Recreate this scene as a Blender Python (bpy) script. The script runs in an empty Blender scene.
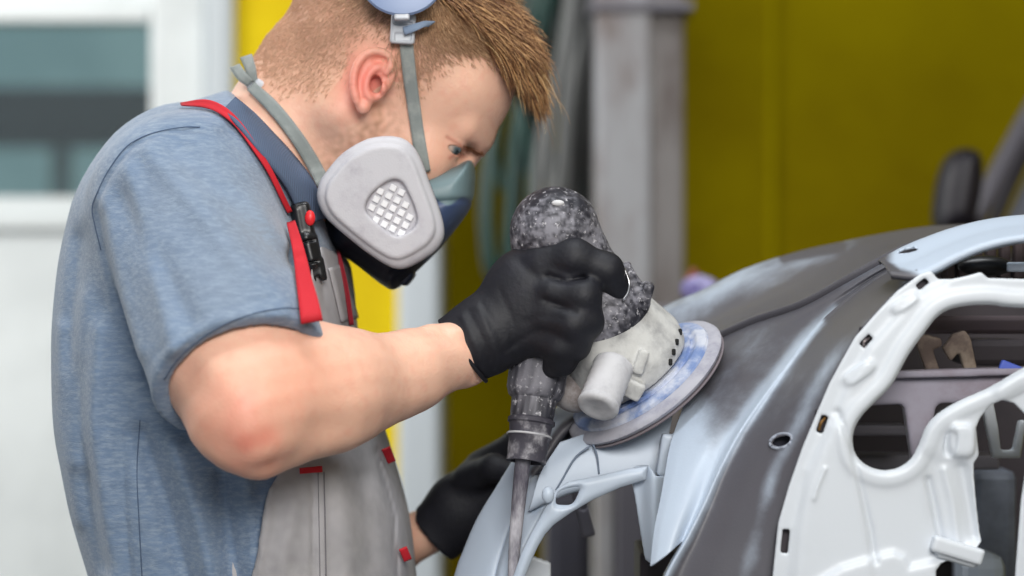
import bpy, math, random
import numpy as np
from mathutils import Vector, Matrix, noise as mnoise
random.seed(7); np.random.seed(7)
# ------------------------------------------------------------------ units
# authoring unit = 0.85 mm; (px, py, y) = a direction seen by the camera and a real depth y (units) along +Y
U = 0.00085; DC = 2417.8; Z0 = 1.33
def P(px, py, y=0.0):
    s = (DC + y) / DC
    return np.array([(px - 512) * s, y, (288 - py) * s], dtype=float)
def W(v):
    v = np.asarray(v, dtype=float) * U
    v = v.copy(); v[..., 2] += Z0
    return v
def unP(v):
    s = (DC + v[..., 1]) / DC
    return v[..., 0] / s + 512, 288 - v[..., 2] / s
sc = bpy.context.scene
# ------------------------------------------------------------------ camera
cam_d = bpy.data.cameras.new('camera'); cam = bpy.data.objects.new('camera', cam_d); sc.collection.objects.link(cam)
cam.location = (0, -DC * U, Z0); cam.rotation_euler = (math.pi / 2, 0, 0)
cam_d.lens = 85; cam_d.sensor_width = 36; cam_d.clip_start = 0.05; cam_d.clip_end = 100
cam_d.dof.use_dof = True; cam_d.dof.focus_distance = (DC - 170) * U; cam_d.dof.aperture_fstop = 3.2
sc.camera = cam
# ------------------------------------------------------------------ world, exposure, lights
wd = bpy.data.worlds.new('world'); sc.world = wd; wd.use_nodes = True
bg = wd.node_tree.nodes['Background']; bg.inputs[0].default_value = (0.86, 0.93, 1.0, 1); bg.inputs[1].default_value = 0.66
sc.view_settings.view_transform = 'Standard'; sc.view_settings.look = 'None'
sc.view_settings.exposure = 0.0; sc.view_settings.gamma = 1.0; sc.view_settings.use_curve_mapping = False
def area(name, loc, target, sx, sy, power, col):
    l = bpy.data.lights.new(name, 'AREA'); l.shape = 'RECTANGLE'; l.size = sx; l.size_y = sy; l.energy = power; l.color = col
    o = bpy.data.objects.new(name, l); sc.collection.objects.link(o); o.location = loc
    o.rotation_euler = (Vector(target) - Vector(loc)).to_track_quat('-Z', 'Y').to_euler()
    return o
area('added_front_key', (0.35, -2.9, 2.45), (0.0, 0, 1.2), 1.4, 1.0, 77, (1.0, 0.97, 0.92))  # unseen key light, added in front and above to shape the subject
area('added_back_wall_light', (-2.4, 0.9, 2.4), (-0.9, 2.3, 1.2), 1.2, 1.0, 52, (1.0, 0.98, 0.95))  # unseen light added to brighten the left of the back wall
area('added_overhead_light', (0.1, -0.5, 3.1), (0.0, 0.0, 1.0), 1.2, 0.4, 22, (0.92, 0.96, 1.0))  # unseen overhead light, added without any fitting
# ------------------------------------------------------------------ colours, materials
def lin(c):
    c = np.asarray(c, dtype=float) / 255.0
    return np.where(c <= 0.04045, c / 12.92, ((c + 0.055) / 1.055) ** 2.4)
def rgba(c): return tuple(lin(c)) + (1.0,)
MATS = {}
def mat(name, col=(200, 200, 200), rough=0.5, metal=0.0, col2=None, nscale=20.0, nlo=0.4, nhi=0.6, detail=6, attr=None,
        bump=0.0, bscale=200.0, sss=0.0, spec=0.5, emit=None, stretch=None, mask=None, wave=None, trans=0.0, coat=0.0, sheen=0.0, rough2=None, alpha=None):
    if name in MATS: return MATS[name]
    m = bpy.data.materials.new(name); m.use_nodes = True; nt = m.node_tree; N = nt.nodes; L = nt.links
    b = N['Principled BSDF']
    b.inputs['Roughness'].default_value = rough; b.inputs['Metallic'].default_value = metal
    b.inputs['Specular IOR Level'].default_value = spec
    if sss:
        b.inputs['Subsurface Weight'].default_value = sss
        b.inputs['Subsurface Radius'].default_value = (1.0, 0.35, 0.2); b.inputs['Subsurface Scale'].default_value = 0.006
    if coat: b.inputs['Coat Weight'].default_value = coat; b.inputs['Coat Roughness'].default_value = 0.25
    if sheen: b.inputs['Sheen Weight'].default_value = sheen; b.inputs['Sheen Roughness'].default_value = 0.5
    if trans: b.inputs['Transmission Weight'].default_value = trans
    tc = N.new('ShaderNodeTexCoord'); mp = N.new('ShaderNodeMapping'); L.new(tc.outputs['Object'], mp.inputs[0])
    if stretch: mp.inputs['Scale'].default_value = stretch[:3]
    if stretch and len(stretch) > 3: mp.inputs['Rotation'].default_value = stretch[3]
    def ramp(lo, hi, src):
        r = N.new('ShaderNodeMapRange'); r.interpolation_type = 'SMOOTHSTEP'
        r.inputs[1].default_value = lo; r.inputs[2].default_value = hi; L.new(src, r.inputs[0]); return r.outputs[0]
    base = None
    if attr or mask:
        a = N.new('ShaderNodeAttribute'); a.attribute_name = 'Col'
        if attr: base = a.outputs['Color']
    if col2 is not None:
        n = N.new('ShaderNodeTexNoise'); n.inputs['Scale'].default_value = nscale; n.inputs['Detail'].default_value = detail
        n.inputs['Roughness'].default_value = 0.65; L.new(mp.outputs[0], n.inputs[0])
        src = n.outputs['Fac']
        if mask:
            sub = N.new('ShaderNodeMath'); sub.operation = 'MULTIPLY_ADD'; L.new(src, sub.inputs[0]); sub.inputs[1].default_value = mask; 
            sep = N.new('ShaderNodeSeparateColor'); L.new(a.outputs['Color'], sep.inputs[0]); 
            off = N.new('ShaderNodeMath'); off.operation = 'SUBTRACT'; L.new(sep.outputs[0], off.inputs[0]); off.inputs[1].default_value = mask * 0.5
            L.new(off.outputs[0], sub.inputs[2]); src = sub.outputs[0]
        f = ramp(nlo, nhi, src)
        mx = N.new('ShaderNodeMix'); mx.data_type = 'RGBA'; L.new(f, mx.inputs[0])
        if base is not None: L.new(base, mx.inputs[6])
        else: mx.inputs[6].default_value = rgba(col)
        mx.inputs[7].default_value = rgba(col2); base = mx.outputs[2]
        if rough2 is not None:
            rr = N.new('ShaderNodeMapRange'); L.new(f, rr.inputs[0]); rr.inputs[3].default_value = rough; rr.inputs[4].default_value = rough2
            L.new(rr.outputs[0], b.inputs['Roughness'])
    if base is not None: L.new(base, b.inputs['Base Color'])
    else: b.inputs['Base Color'].default_value = rgba(col)
    if bump:
        n2 = N.new('ShaderNodeTexNoise'); n2.inputs['Scale'].default_value = bscale; n2.inputs['Detail'].default_value = 3
        L.new(mp.outputs[0], n2.inputs[0]); h = n2.outputs['Fac']
        if wave:
            wv = N.new('ShaderNodeTexWave'); wv.inputs['Scale'].default_value = wave[0]; wv.inputs['Distortion'].default_value = wave[1]
            wv.bands_direction = wave[2]; L.new(mp.outputs[0], wv.inputs[0]); h = wv.outputs['Fac']
        bp = N.new('ShaderNodeBump'); bp.inputs['Strength'].default_value = bump; bp.inputs['Distance'].default_value = 0.001
        L.new(h, bp.inputs['Height']); L.new(bp.outputs[0], b.inputs['Normal'])
    if emit: b.inputs['Emission Color'].default_value = rgba(emit[0]); b.inputs['Emission Strength'].default_value = emit[1]
    MATS[name] = m; return m
# ------------------------------------------------------------------ objects
def link(o, parent=None):
    sc.collection.objects.link(o)
    if parent is not None: o.parent = parent
    return o
def tag(o, label=None, cat=None, group=None, kind=None):
    if label: o['label'] = label
    if cat: o['category'] = cat
    if group: o['group'] = group
    if kind: o['kind'] = kind
    return o
def empty(name, label, cat, group=None):
    o = bpy.data.objects.new(name, None); o.empty_display_size = 0.1; link(o); return tag(o, label, cat, group)
def mesh_obj(name, v, f, m, parent=None, colfn=None, smooth=True, mods=(), world=True):
    """v in authoring units; f list/array of quads or tris"""
    me = bpy.data.meshes.new(name)
    v = np.asarray(v, dtype=float)
    vw = W(v) if world else v
    if isinstance(f, np.ndarray):
        n = len(f); k = f.shape[1]
        me.vertices.add(len(vw)); me.vertices.foreach_set('co', vw.astype(np.float32).ravel())
        me.loops.add(n * k); me.loops.foreach_set('vertex_index', f.astype(np.int32).ravel())
        me.polygons.add(n); me.polygons.foreach_set('loop_start', (np.arange(n) * k).astype(np.int32))
        me.update(calc_edges=True); me.validate()
    else:
        me.from_pydata([tuple(a) for a in vw], [], f); me.update()
    me.polygons.foreach_set('use_smooth', [smooth] * len(me.polygons))
    if colfn is not None:
        c = np.ones((len(v), 4), np.float32); c[:, :3] = colfn(v)
        at = me.color_attributes.new('Col', 'FLOAT_COLOR', 'POINT'); at.data.foreach_set('color', c.ravel())
    me.materials.append(m)
    o = bpy.data.objects.new(name, me); link(o, parent)
    for md in mods:
        if md[0] == 'solid': s = o.modifiers.new('s', 'SOLIDIFY'); s.thickness = md[1] * U; s.offset = md[2] if len(md) > 2 else 0
        if md[0] == 'bevel': s = o.modifiers.new('b', 'BEVEL'); s.width = md[1] * U; s.segments = 2; s.limit_method = 'ANGLE'
        if md[0] == 'sub': s = o.modifiers.new('u', 'SUBSURF'); s.levels = s.render_levels = md[1]
    return o
def nrm(v): v = np.asarray(v, float); return v / np.linalg.norm(v)
def box_mesh(lo, hi):
    x0, y0, z0 = lo; x1, y1, z1 = hi
    v = [(x0,y0,z0),(x1,y0,z0),(x1,y1,z0),(x0,y1,z0),(x0,y0,z1),(x1,y0,z1),(x1,y1,z1),(x0,y1,z1)]
    return v, [(0,3,2,1),(4,5,6,7),(0,1,5,4),(1,2,6,5),(2,3,7,6),(3,0,4,7)]
def bx(name, px0, px1, py0, py1, y0, y1, m, parent=None, bev=0.0, **k):
    """box whose front face at depth y0 spans the given directions"""
    a = P(px0, py1, y0); b = P(px1, py0, y0)
    v, f = box_mesh((a[0], y0, a[2]), (b[0], y1, b[2]))
    return mesh_obj(name, v, f, m, parent, smooth=False, mods=([('bevel', bev)] if bev else ()), **k)
def wbox(name, lo, hi, m, parent=None, bev=0.0):
    v, f = box_mesh(lo, hi)
    return mesh_obj(name, np.array(v), f, m, parent, smooth=False, world=False, mods=([('bevel', bev / U)] if bev else ()))
def cr(pts, n, closed=False):
    """Catmull-Rom through pts, resampled to n by arc length"""
    p = np.asarray(pts, float)
    if closed: q = np.vstack([p[-1:], p, p[:2]])
    else: q = np.vstack([2 * p[:1] - p[1:2], p, 2 * p[-1:] - p[-2:-1]])
    out = []
    S = 12
    t = np.linspace(0, 1, S, endpoint=False)[:, None]
    for i in range(1, len(q) - 2):
        a, b, c, d = q[i - 1], q[i], q[i + 1], q[i + 2]
        out.append(0.5 * ((2 * b) + (-a + c) * t + (2 * a - 5 * b + 4 * c - d) * t ** 2 + (-a + 3 * b - 3 * c + d) * t ** 3))
    out = np.vstack(out + [q[-2:-1]] if not closed else out + [out[0][:1]])
    L = np.r_[0, np.cumsum(np.linalg.norm(np.diff(out, axis=0), axis=1))]
    tt = np.linspace(0, L[-1], n + 1 if closed else n)
    if closed: tt = tt[:-1]
    return np.stack([np.interp(tt, L, out[:, k]) for k in range(out.shape[1])], 1)
def frames(p):
    t = np.gradient(p, axis=0); t /= np.linalg.norm(t, axis=1)[:, None] + 1e-9
    up = np.array([0, 1, 0.01]); up = up if abs(t[0] @ nrm(up)) < 0.9 else np.array([1, 0, 0.])
    n = np.zeros_like(p); v = up - t[0] * (up @ t[0]); n[0] = nrm(v)
    for i in range(1, len(p)):
        v = n[i - 1] - t[i] * (n[i - 1] @ t[i]); n[i] = nrm(v)
    return t, n, np.cross(t, n)
def tube(name, pts, r, m, parent=None, seg=12, n=None, cap=True, px=True, colfn=None, flat=1.0):
    """sweep; pts (px,py,y) when px, else units; r scalar or list matching pts"""
    pts = np.array([P(*q) for q in pts]) if px else np.asarray(pts, float)
    rr = np.full(len(pts), r, float) if np.isscalar(r) else np.asarray(r, float)
    n = n or max(2, len(pts) * 6)
    q = cr(np.c_[pts, rr], n); p = q[:, :3]; rr = q[:, 3]
    t, a, b = frames(p)
    th = np.linspace(0, 2 * np.pi, seg, endpoint=False)
    v = p[:, None] + rr[:, None, None] * (np.cos(th)[None, :, None] * a[:, None] * flat + np.sin(th)[None, :, None] * b[:, None])
    v = v.reshape(-1, 3)
    i = np.arange(n - 1)[:, None] * seg; j = np.arange(seg)[None]; k = (j + 1) % seg
    f = np.stack([i + j, i + k, i + seg + k, i + seg + j], -1).reshape(-1, 4).tolist()
    if cap: f.append(list(range(seg))[::-1]); f.append([(n - 1) * seg + s for s in range(seg)])
    return mesh_obj(name, v, f, m, parent, colfn=colfn)
def loft(name, curves, n, mm, m, parent=None, colfn=None, thick=2.0, dispf=None, px=True, off=1, edit=None):
    cs = [cr([P(*q) for q in c] if px else c, n) for c in curves]
    g = np.stack(cs, 1)                                    # n x k x 3
    g = np.stack([cr(row, mm) for row in g], 0)            # n x mm x 3
    if edit: g = edit(g)
    v = g.reshape(-1, 3)
    i = np.arange(n - 1)[:, None] * mm; j = np.arange(mm - 1)[None]
    f = np.stack([i + j, i + j + 1, i + mm + j + 1, i + mm + j], -1).reshape(-1, 4)
    return mesh_obj(name, v, f, m, parent, colfn=colfn, mods=([('solid', thick, off)] if thick else ()))
def revolve(name, c, axis, prof, m, parent=None, seg=48, smooth=True, colfn=None, a0=None, sx=1.0):
    """prof list of (radius, height along axis); units"""
    ax = nrm(axis); a = nrm(np.cross(ax, a0 if a0 is not None else (0.3, 0.2, 1))); b = np.cross(ax, a)
    th = np.linspace(0, 2 * np.pi, seg, endpoint=False)
    v = []
    for r, h in prof:
        v.append(np.asarray(c) + ax * h + r * (np.cos(th)[:, None] * a * sx + np.sin(th)[:, None] * b))
    v = np.vstack(v); n = len(prof)
    f = []
    for i in range(n - 1):
        for j in range(seg):
            k = (j + 1) % seg; f.append((i * seg + j, i * seg + k, (i + 1) * seg + k, (i + 1) * seg + j))
    f.append(tuple(range(seg))[::-1]); f.append(tuple((n - 1) * seg + s for s in range(seg)))
    o = mesh_obj(name, v, f, m, parent, smooth=smooth, colfn=colfn)
    e = o.modifiers.new('e', 'EDGE_SPLIT'); e.split_angle = math.radians(40)
    return o
# ------------------------------------------------------------------ signed distance sculpting
class Field:
    def __init__(s, axx, axy, axz):
        s.ax = [np.asarray(a, np.float32) for a in (axx, axy, axz)]
        s.F = np.full([len(a) for a in s.ax], 1e3, np.float32)
    def region(s, lo, hi):
        sl = []
        for a, l, h in zip(s.ax, lo, hi):
            i0 = max(0, np.searchsorted(a, l) - 1); i1 = min(len(a), np.searchsorted(a, h) + 1); sl.append(slice(i0, max(i0, i1)))
        sl = tuple(sl)
        X = s.ax[0][sl[0]][:, None, None]; Y = s.ax[1][sl[1]][None, :, None]; Z = s.ax[2][sl[2]][None, None, :]
        return sl, X, Y, Z
    def op(s, prim, k=0.0, mode='u', pad=8):
        fn, lo, hi = prim
        m = k + pad
        sl, X, Y, Z = s.region(np.asarray(lo) - m, np.asarray(hi) + m)
        if 0 in [q.stop - q.start for q in sl]: return s
        d = fn(X, Y, Z); a = s.F[sl]
        if mode == 's': d = -d; 
        if mode == 'u':
            r = np.minimum(a, d)
            if k: h = np.maximum(k - np.abs(a - d), 0) / k; r = r - h * h * k * 0.25
        else:
            r = np.maximum(a, d)
            if k: h = np.maximum(k - np.abs(a - d), 0) / k; r = r + h * h * k * 0.25
        s.F[sl] = r
        return s
    def add(s, prim, k=0.0): return s.op(prim, k, 'u')
    def cut(s, prim, k=0.0): return s.op(prim, k, 's')
    def disp(s, lo, hi, fn):
        sl, X, Y, Z = s.region(lo, hi); s.F[sl] += fn(X, Y, Z); return s
    def at(s, p):
        idx = []
        for a, q in zip(s.ax, p):
            i = np.clip(np.interp(q, a, np.arange(len(a))), 0, len(a) - 1.001); idx.append(i)
        i0 = [int(i) for i in idx]; fr = [i - j for i, j in zip(idx, i0)]
        c = s.F[i0[0]:i0[0] + 2, i0[1]:i0[1] + 2, i0[2]:i0[2] + 2]
        c = c[0] * (1 - fr[0]) + c[1] * fr[0]; c = c[0] * (1 - fr[1]) + c[1] * fr[1]
        return c[0] * (1 - fr[2]) + c[1] * fr[2]
    def hit(s, px, py, y0=-500, y1=300, off=0.0, step=2.5, dflt=None):
        """first surface point seen from the camera in that direction; off = units lifted off the surface"""
        y = y0; prev = 1e3
        while y < y1:
            v = s.at(P(px, py, y)) - off
            if v < 0: return P(px, py, y - step * (v / (v - prev + 1e-9)) * 1.0) if prev < 500 else P(px, py, y)
            prev = v; y += step
        return P(px, py, dflt) if dflt is not None else None
    def grad(s, p, e=2.0):
        g = np.array([s.at(p + d) - s.at(p - d) for d in np.eye(3) * e]); return g / (np.linalg.norm(g) + 1e-9)
    def mesh(s):
        F = s.F; S = F < 0; nx, ny, nz = F.shape
        cnt = np.zeros((nx - 1, ny - 1, nz - 1), np.uint8)
        for i in (0, 1):
            for j in (0, 1):
                for k in (0, 1): cnt += S[i:nx - 1 + i, j:ny - 1 + j, k:nz - 1 + k]
        act = np.nonzero((cnt > 0) & (cnt < 8)); n = len(act[0])
        idm = np.full(cnt.shape, -1, np.int32); idm[act] = np.arange(n)
        acc = np.zeros((n, 3)); w = np.zeros(n)
        ax = s.ax
        for (d, a, b) in ((0, 1, 2), (1, 0, 2), (2, 0, 1)):
            for u in (0, 1):
                for v in (0, 1):
                    o = [0, 0, 0]; o[a] = u; o[b] = v; e = list(o); e[d] = 1
                    i0 = [act[q] + o[q] for q in range(3)]; i1 = [act[q] + e[q] for q in range(3)]
                    f0 = F[i0[0], i0[1], i0[2]]; f1 = F[i1[0], i1[1], i1[2]]
                    m = (f0 < 0) != (f1 < 0); t = np.where(m, f0 / np.where(m, f0 - f1, 1), 0)
                    for q in range(3):
                        acc[:, q] += np.where(m, ax[q][i0[q]] + t * (ax[q][i1[q]] - ax[q][i0[q]]), 0)
                    w += m
        v = acc / w[:, None]
        fs = []
        for d in range(3):
            a, b = [(1, 2), (2, 0), (0, 1)][d]
            lo = [slice(0, None)] * 3; 
            s0 = [slice(1, -1)] * 3; s1 = [slice(1, -1)] * 3; s0[d] = slice(0, -1); s1[d] = slice(1, None)
            A = S[tuple(s0)]; B = S[tuple(s1)]
            for flip in (0, 1):
                m = (A & ~B) if not flip else (~A & B)
                ii = list(np.nonzero(m)); 
                for q in range(3):
                    if q != d: ii[q] = ii[q] + 1
                def c(da, db):
                    z = [x.copy() for x in ii]; z[a] = z[a] - da; z[b] = z[b] - db
                    return idm[z[0], z[1], z[2]]
                quad = [c(1, 1), c(0, 1), c(0, 0), c(1, 0)]
                if flip: quad = quad[::-1]
                fs.append(np.stack(quad, 1))
        f = np.vstack(fs); f = f[(f >= 0).all(1)]
        return v, f
def relax(v, f, it=1, lam=0.5):
    for _ in range(it):
        acc = np.zeros_like(v); w = np.zeros(len(v))
        for i in range(4):
            a = f[:, i]; b = f[:, (i + 1) % 4]
            for k in range(3):
                acc[:, k] += np.bincount(a, v[b, k], len(v)) + np.bincount(b, v[a, k], len(v))
            w += np.bincount(a, minlength=len(v)) + np.bincount(b, minlength=len(v))
        v = v + lam * (acc / np.maximum(w, 1)[:, None] - v)
    return v
def axis(a, b, h, fine=()):
    """coordinates from a to b at step h, with (lo, hi, step) finer stretches"""
    x = a; out = [a]
    while x < b:
        st = h
        for lo, hi, q in fine:
            if lo <= x < hi: st = q
        x += st; out.append(x)
    return np.array(out)
def ell(c, r, R=None):
    c = np.asarray(c, float); r = np.asarray(r, float)
    def fn(X, Y, Z):
        x, y, z = X - c[0], Y - c[1], Z - c[2]
        if R is not None:
            x, y, z = [R[i][0] * x + R[i][1] * y + R[i][2] * z for i in range(3)]
        k0 = np.sqrt((x / r[0]) ** 2 + (y / r[1]) ** 2 + (z / r[2]) ** 2)
        k1 = np.sqrt((x / r[0] ** 2) ** 2 + (y / r[1] ** 2) ** 2 + (z / r[2] ** 2) ** 2) + 1e-9
        return k0 * (k0 - 1) / k1
    m = r.max() if R is not None else r
    return fn, c - m, c + m
def cone(a, b, ra, rb, flat=None, ff=1.0):
    """tapered capsule; flat = direction in which it is squeezed by ff (<1 thinner)"""
    a = np.asarray(a, float); b = np.asarray(b, float); ab = b - a; L2 = ab @ ab + 1e-9
    fl = nrm(flat) if flat is not None else None
    def fn(X, Y, Z):
        x, y, z = X - a[0], Y - a[1], Z - a[2]
        t = np.clip((x * ab[0] + y * ab[1] + z * ab[2]) / L2, 0, 1)
        x, y, z = x - t * ab[0], y - t * ab[1], z - t * ab[2]
        if fl is not None:
            q = (x * fl[0] + y * fl[1] + z * fl[2]) * (1 / ff - 1)
            x, y, z = x + q * fl[0], y + q * fl[1], z + q * fl[2]
        return np.sqrt(x * x + y * y + z * z) - (ra + (rb - ra) * t)
    r = max(ra, rb); return fn, np.minimum(a, b) - r, np.maximum(a, b) + r
def rbox(c, half, R=None, rnd=3.0):
    c = np.asarray(c, float); h = np.asarray(half, float) - rnd
    def fn(X, Y, Z):
        x, y, z = X - c[0], Y - c[1], Z - c[2]
        if R is not None: x, y, z = [R[i][0] * x + R[i][1] * y + R[i][2] * z for i in range(3)]
        x, y, z = np.abs(x) - h[0], np.abs(y) - h[1], np.abs(z) - h[2]
        return np.sqrt(np.maximum(x, 0) ** 2 + np.maximum(y, 0) ** 2 + np.maximum(z, 0) ** 2) + np.minimum(np.maximum(np.maximum(x, y), z), 0) - rnd
    m = np.linalg.norm(half) if R is not None else np.asarray(half)
    return fn, c - m, c + m
def basis(zdir, xhint=(1, 0, 0)):
    z = nrm(zdir); x = np.asarray(xhint, float); x = nrm(x - z * (x @ z)); return np.array([x, np.cross(z, x), z])
def poly_sdf(poly, X, Z):
    p = np.asarray(poly, float); d = np.full(np.broadcast(X, Z).shape, 1e9); ins = np.zeros(d.shape, bool)
    for i in range(len(p)):
        a = p[i]; b = p[(i + 1) % len(p)]; e = b - a; wx, wz = X - a[0], Z - a[1]
        t = np.clip((wx * e[0] + wz * e[1]) / (e @ e + 1e-12), 0, 1)
        d = np.minimum(d, (wx - t * e[0]) ** 2 + (wz - t * e[1]) ** 2)
        if a[1] != b[1]:
            c = ((a[1] > Z) != (b[1] > Z)) & (X < (b[0] - a[0]) * (Z - a[1]) / (b[1] - a[1]) + a[0]); ins ^= c
    return np.where(ins, -1, 1) * np.sqrt(d)
def line_d(pts, X, Z):
    p = np.asarray(pts, float); d = np.full(np.broadcast(X, Z).shape, 1e9)
    for i in range(len(p) - 1):
        a = p[i]; e = p[i + 1] - a; wx, wz = X - a[0], Z - a[1]
        t = np.clip((wx * e[0] + wz * e[1]) / (e @ e + 1e-12), 0, 1)
        d = np.minimum(d, (wx - t * e[0]) ** 2 + (wz - t * e[1]) ** 2)
    return np.sqrt(d)
def outline(pts, y, n=0):
    """(px,py) list at depth y -> XZ polygon, optionally smoothed"""
    q = np.array([P(a, b, y)[[0, 2]] for a, b in pts]); return cr(q, n, True) if n else q
def pillow(poly, yc, Wd, R, pw=2.0):
    """closed outline swollen to half width Wd about depth yc; R = how far in the swelling reaches"""
    poly = np.asarray(poly, float)
    def fn(X, Y, Z):
        d = -poly_sdf(poly, X, Z); e = np.maximum(R - d, 0) / R
        return ((e ** pw + (np.abs(Y - yc) / Wd) ** pw) ** (1 / pw) - 1) * min(R, Wd)
    lo = poly.min(0); hi = poly.max(0); return fn, np.array([lo[0], yc - Wd, lo[1]]), np.array([hi[0], yc + Wd, hi[1]])
def slab(poly, yf, t, rnd=1.0, ylo=-1e3, yhi=1e3, holes=()):
    """plate of outline poly whose mid surface is y = yf(X, Z, d) and half thickness t"""
    poly = np.asarray(poly, float)
    def fn(X, Y, Z):
        d = poly_sdf(poly, X, Z)
        for h in holes: d = np.maximum(d, -poly_sdf(h, X, Z))
        a = d + rnd; b = np.abs(Y - yf(X, Z, d)) - t + rnd
        return np.sqrt(np.maximum(a, 0) ** 2 + np.maximum(b, 0) ** 2) + np.minimum(np.maximum(a, b), 0) - rnd
    lo = poly.min(0); hi = poly.max(0); return fn, np.array([lo[0], ylo, lo[1]]), np.array([hi[0], yhi, hi[1]])
def sculpt(name, field, m, parent=None, colfn=None, it=1):
    v, f = field.mesh(); v = relax(v, f, it)
    return mesh_obj(name, v, f, m, parent, colfn=colfn)
def small(name, prims, m, parent=None, h=1.5, colfn=None, it=1, cuts=(), disp=None):
    """one-off sculpt: prims = list of (prim, k)"""
    lo = np.min([p[0][1] for p in prims], 0) - 6; hi = np.max([p[0][2] for p in prims], 0) + 6
    F = Field(axis(lo[0], hi[0], h), axis(lo[1], hi[1], h), axis(lo[2], hi[2], h))
    for p, k in prims: F.add(p, k)
    for p, k in cuts: F.cut(p, k)
    if disp: F.disp(lo, hi, disp)
    return sculpt(name, F, m, parent, colfn, it), F
def gs(d, w): return np.exp(-(d / w) ** 2)
def vnoise(v, s, seed=0.0):
    return np.array([mnoise.noise(Vector((a[0] * s + seed, a[1] * s, a[2] * s))) for a in v])
# =================================================================== PERSON
skin_m = mat('skin', attr=True, rough=0.46, sss=0.1, spec=0.42, bump=0.35, bscale=420, col2=(222, 158, 138), nscale=30, nlo=0.5, nhi=1.0, detail=8)
shirt_m = mat('blue_grey_jersey', (116, 136, 162), rough=0.9, col2=(138, 154, 174), nscale=210, nlo=0.38, nhi=0.72, bump=0.7, bscale=700, sheen=0.25, stretch=(0.45, 1, 1.9), attr=True)
rib_m = mat('ribbed_collar_knit', (84, 100, 126), rough=0.9, bump=0.3, wave=(230, 0.0, 'X'))
bib_m = mat('grey_workwear_twill', (158, 157, 162), rough=0.92, col2=(186, 184, 186), nscale=14, nlo=0.45, nhi=0.8, bump=0.4, bscale=1800, attr=True)
red_m = mat('red_webbing', (200, 28, 44), rough=0.75, bump=0.3, bscale=1500)
black_plastic = mat('black_plastic', (22, 23, 27), rough=0.35)
glove_m = mat('black_nitrile', (16, 17, 27), rough=0.62, bump=0.35, bscale=260, col2=(30, 30, 42), nscale=30, nlo=0.5, nhi=0.85)
hair_m = mat('sandy_hair', attr=True, rough=0.42, spec=0.35)
eye_m = mat('eye_white', (225, 215, 208), rough=0.2, attr=True)
person = empty('person', 'man in blue grey T-shirt, grey bib overalls and black gloves leaning over the shell', 'person')
fdir = np.array([0.87, 0, -0.5]); udir = np.array([0.5, 0, 0.87]); ydir = np.array([0, 1., 0]); HR = [fdir, ydir, udir]
HC = P(400, 33)
def H(f, u, y): return HC + fdir * f + udir * u + ydir * y
body = Field(axis(-395, 20, 2.6, [(-172, 0, 1.5)]), axis(-400, 260, 3.2, [(-118, -14, 1.5)]), axis(-330, 372, 2.6, [(95, 260, 1.5)]))
B = body
B.add(ell(HC + fdir * 8 - udir * 4, (118, 88, 89), HR))
B.add(ell(H(56, -62, 0), (76, 66, 82), HR), 18)
B.add(ell(H(70, -20, 0), (62, 76, 62), HR), 12)
for sgn in (-1, 1):
    B.add(cone(H(-6, -98, 56 * sgn), H(94, -160, 14 * sgn), 20, 22), 26)
    B.add(cone(H(-6, -98, 58 * sgn), H(-2, -50, 66 * sgn), 18, 16), 22)
    B.add(ell(H(80, -100, 44 * sgn), (30, 22, 28), HR), 16)
    B.add(cone(H(119, -52, 10 * sgn), H(106, -52, 46 * sgn), 12, 9), 16)
    B.add(cone(P(366, 118, 58 * sgn), P(312, 205, 30 * sgn), 13, 13), 14)
    B.cut(ell(H(124, -74, 36 * sgn), (15, 18, 10), HR), 9)
    B.add(ell(H(99, -73, 38 * sgn), (16.6, 16.6, 15.8), HR), 4)
    B.cut(ell(H(109, -75.5, 46 * sgn), (10.5, 13, 3.9), HR), 1.5)
B.add(ell(H(100, -158, 0), (24, 28, 20), HR), 18)
B.add(cone(H(118, -72, 0), H(126, -104, 0), 8, 10), 9)
B.add(ell(H(122, -110, 0), (13, 15, 10), HR), 6)
B.add(ell(H(118, -138, 0), (11, 26, 6), HR), 6)
# neck and shoulders
B.add(cone(P(348, 58), P(256, 195), 64, 66), 24)
B.add(cone(P(300, 60), P(256, 150), 40, 50), 20)
for sgn in (-1, 1):
    B.add(cone(P(245, 175, 40 * sgn), P(190, 205, 165 * sgn), 44, 46), 30)
B.add(ell(P(230, 330), (112, 150, 190)), 30); B.add(ell(P(240, 520), (112, 140, 160)), 30)
# far arm, reaching down behind the bib to the fender
B.add(cone(P(200, 215, 175), P(285, 470, 215), 48, 40), 14)
B.add(cone(P(285, 470, 215), P(392, 548, 120), 38, 28), 12)
B.add(cone(P(392, 548, 120), P(450, 520, 78), 28, 22), 10)
B.add(ell(P(470, 500, 70), (26, 14, 24)), 6)
# near arm: upper arm towards the camera, elbow, forearm back to the wrist
SH = P(182, 215, -172); EL = P(250, 408, -305); WR = P(462, 352, -150)
B.add(cone(SH, P(232, 350, -262), 62, 66), 24)
B.add(cone(P(232, 350, -262), EL, 66, 54), 24)
B.add(ell(P(258, 372, -290), (58, 50, 46)), 22)
B.add(ell(P(250, 424, -322), (38, 34, 36)), 16)
B.add(ell(P(244, 440, -328), (24, 22, 24)), 14)
FM = EL + (WR - EL) * 0.34 - np.array([0, 0, 7.0])
B.add(cone(EL + (0, 0, 0), FM + (0, 0, 6), 50, 53), 22)
B.add(cone(FM + (0, 0, 6), EL + (WR - EL) * 0.72 - np.array([0, 0, 6.0]), 52, 36), 26)
B.add(cone(EL + (WR - EL) * 0.72 - np.array([0, 0, 5.0]), WR, 34, 30, (0.2, 1, 0.2), 0.9), 20)
B.add(cone(P(300, 368, -280), P(392, 368, -205), 22, 16), 20)        # muscle along the top of the forearm
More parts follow.
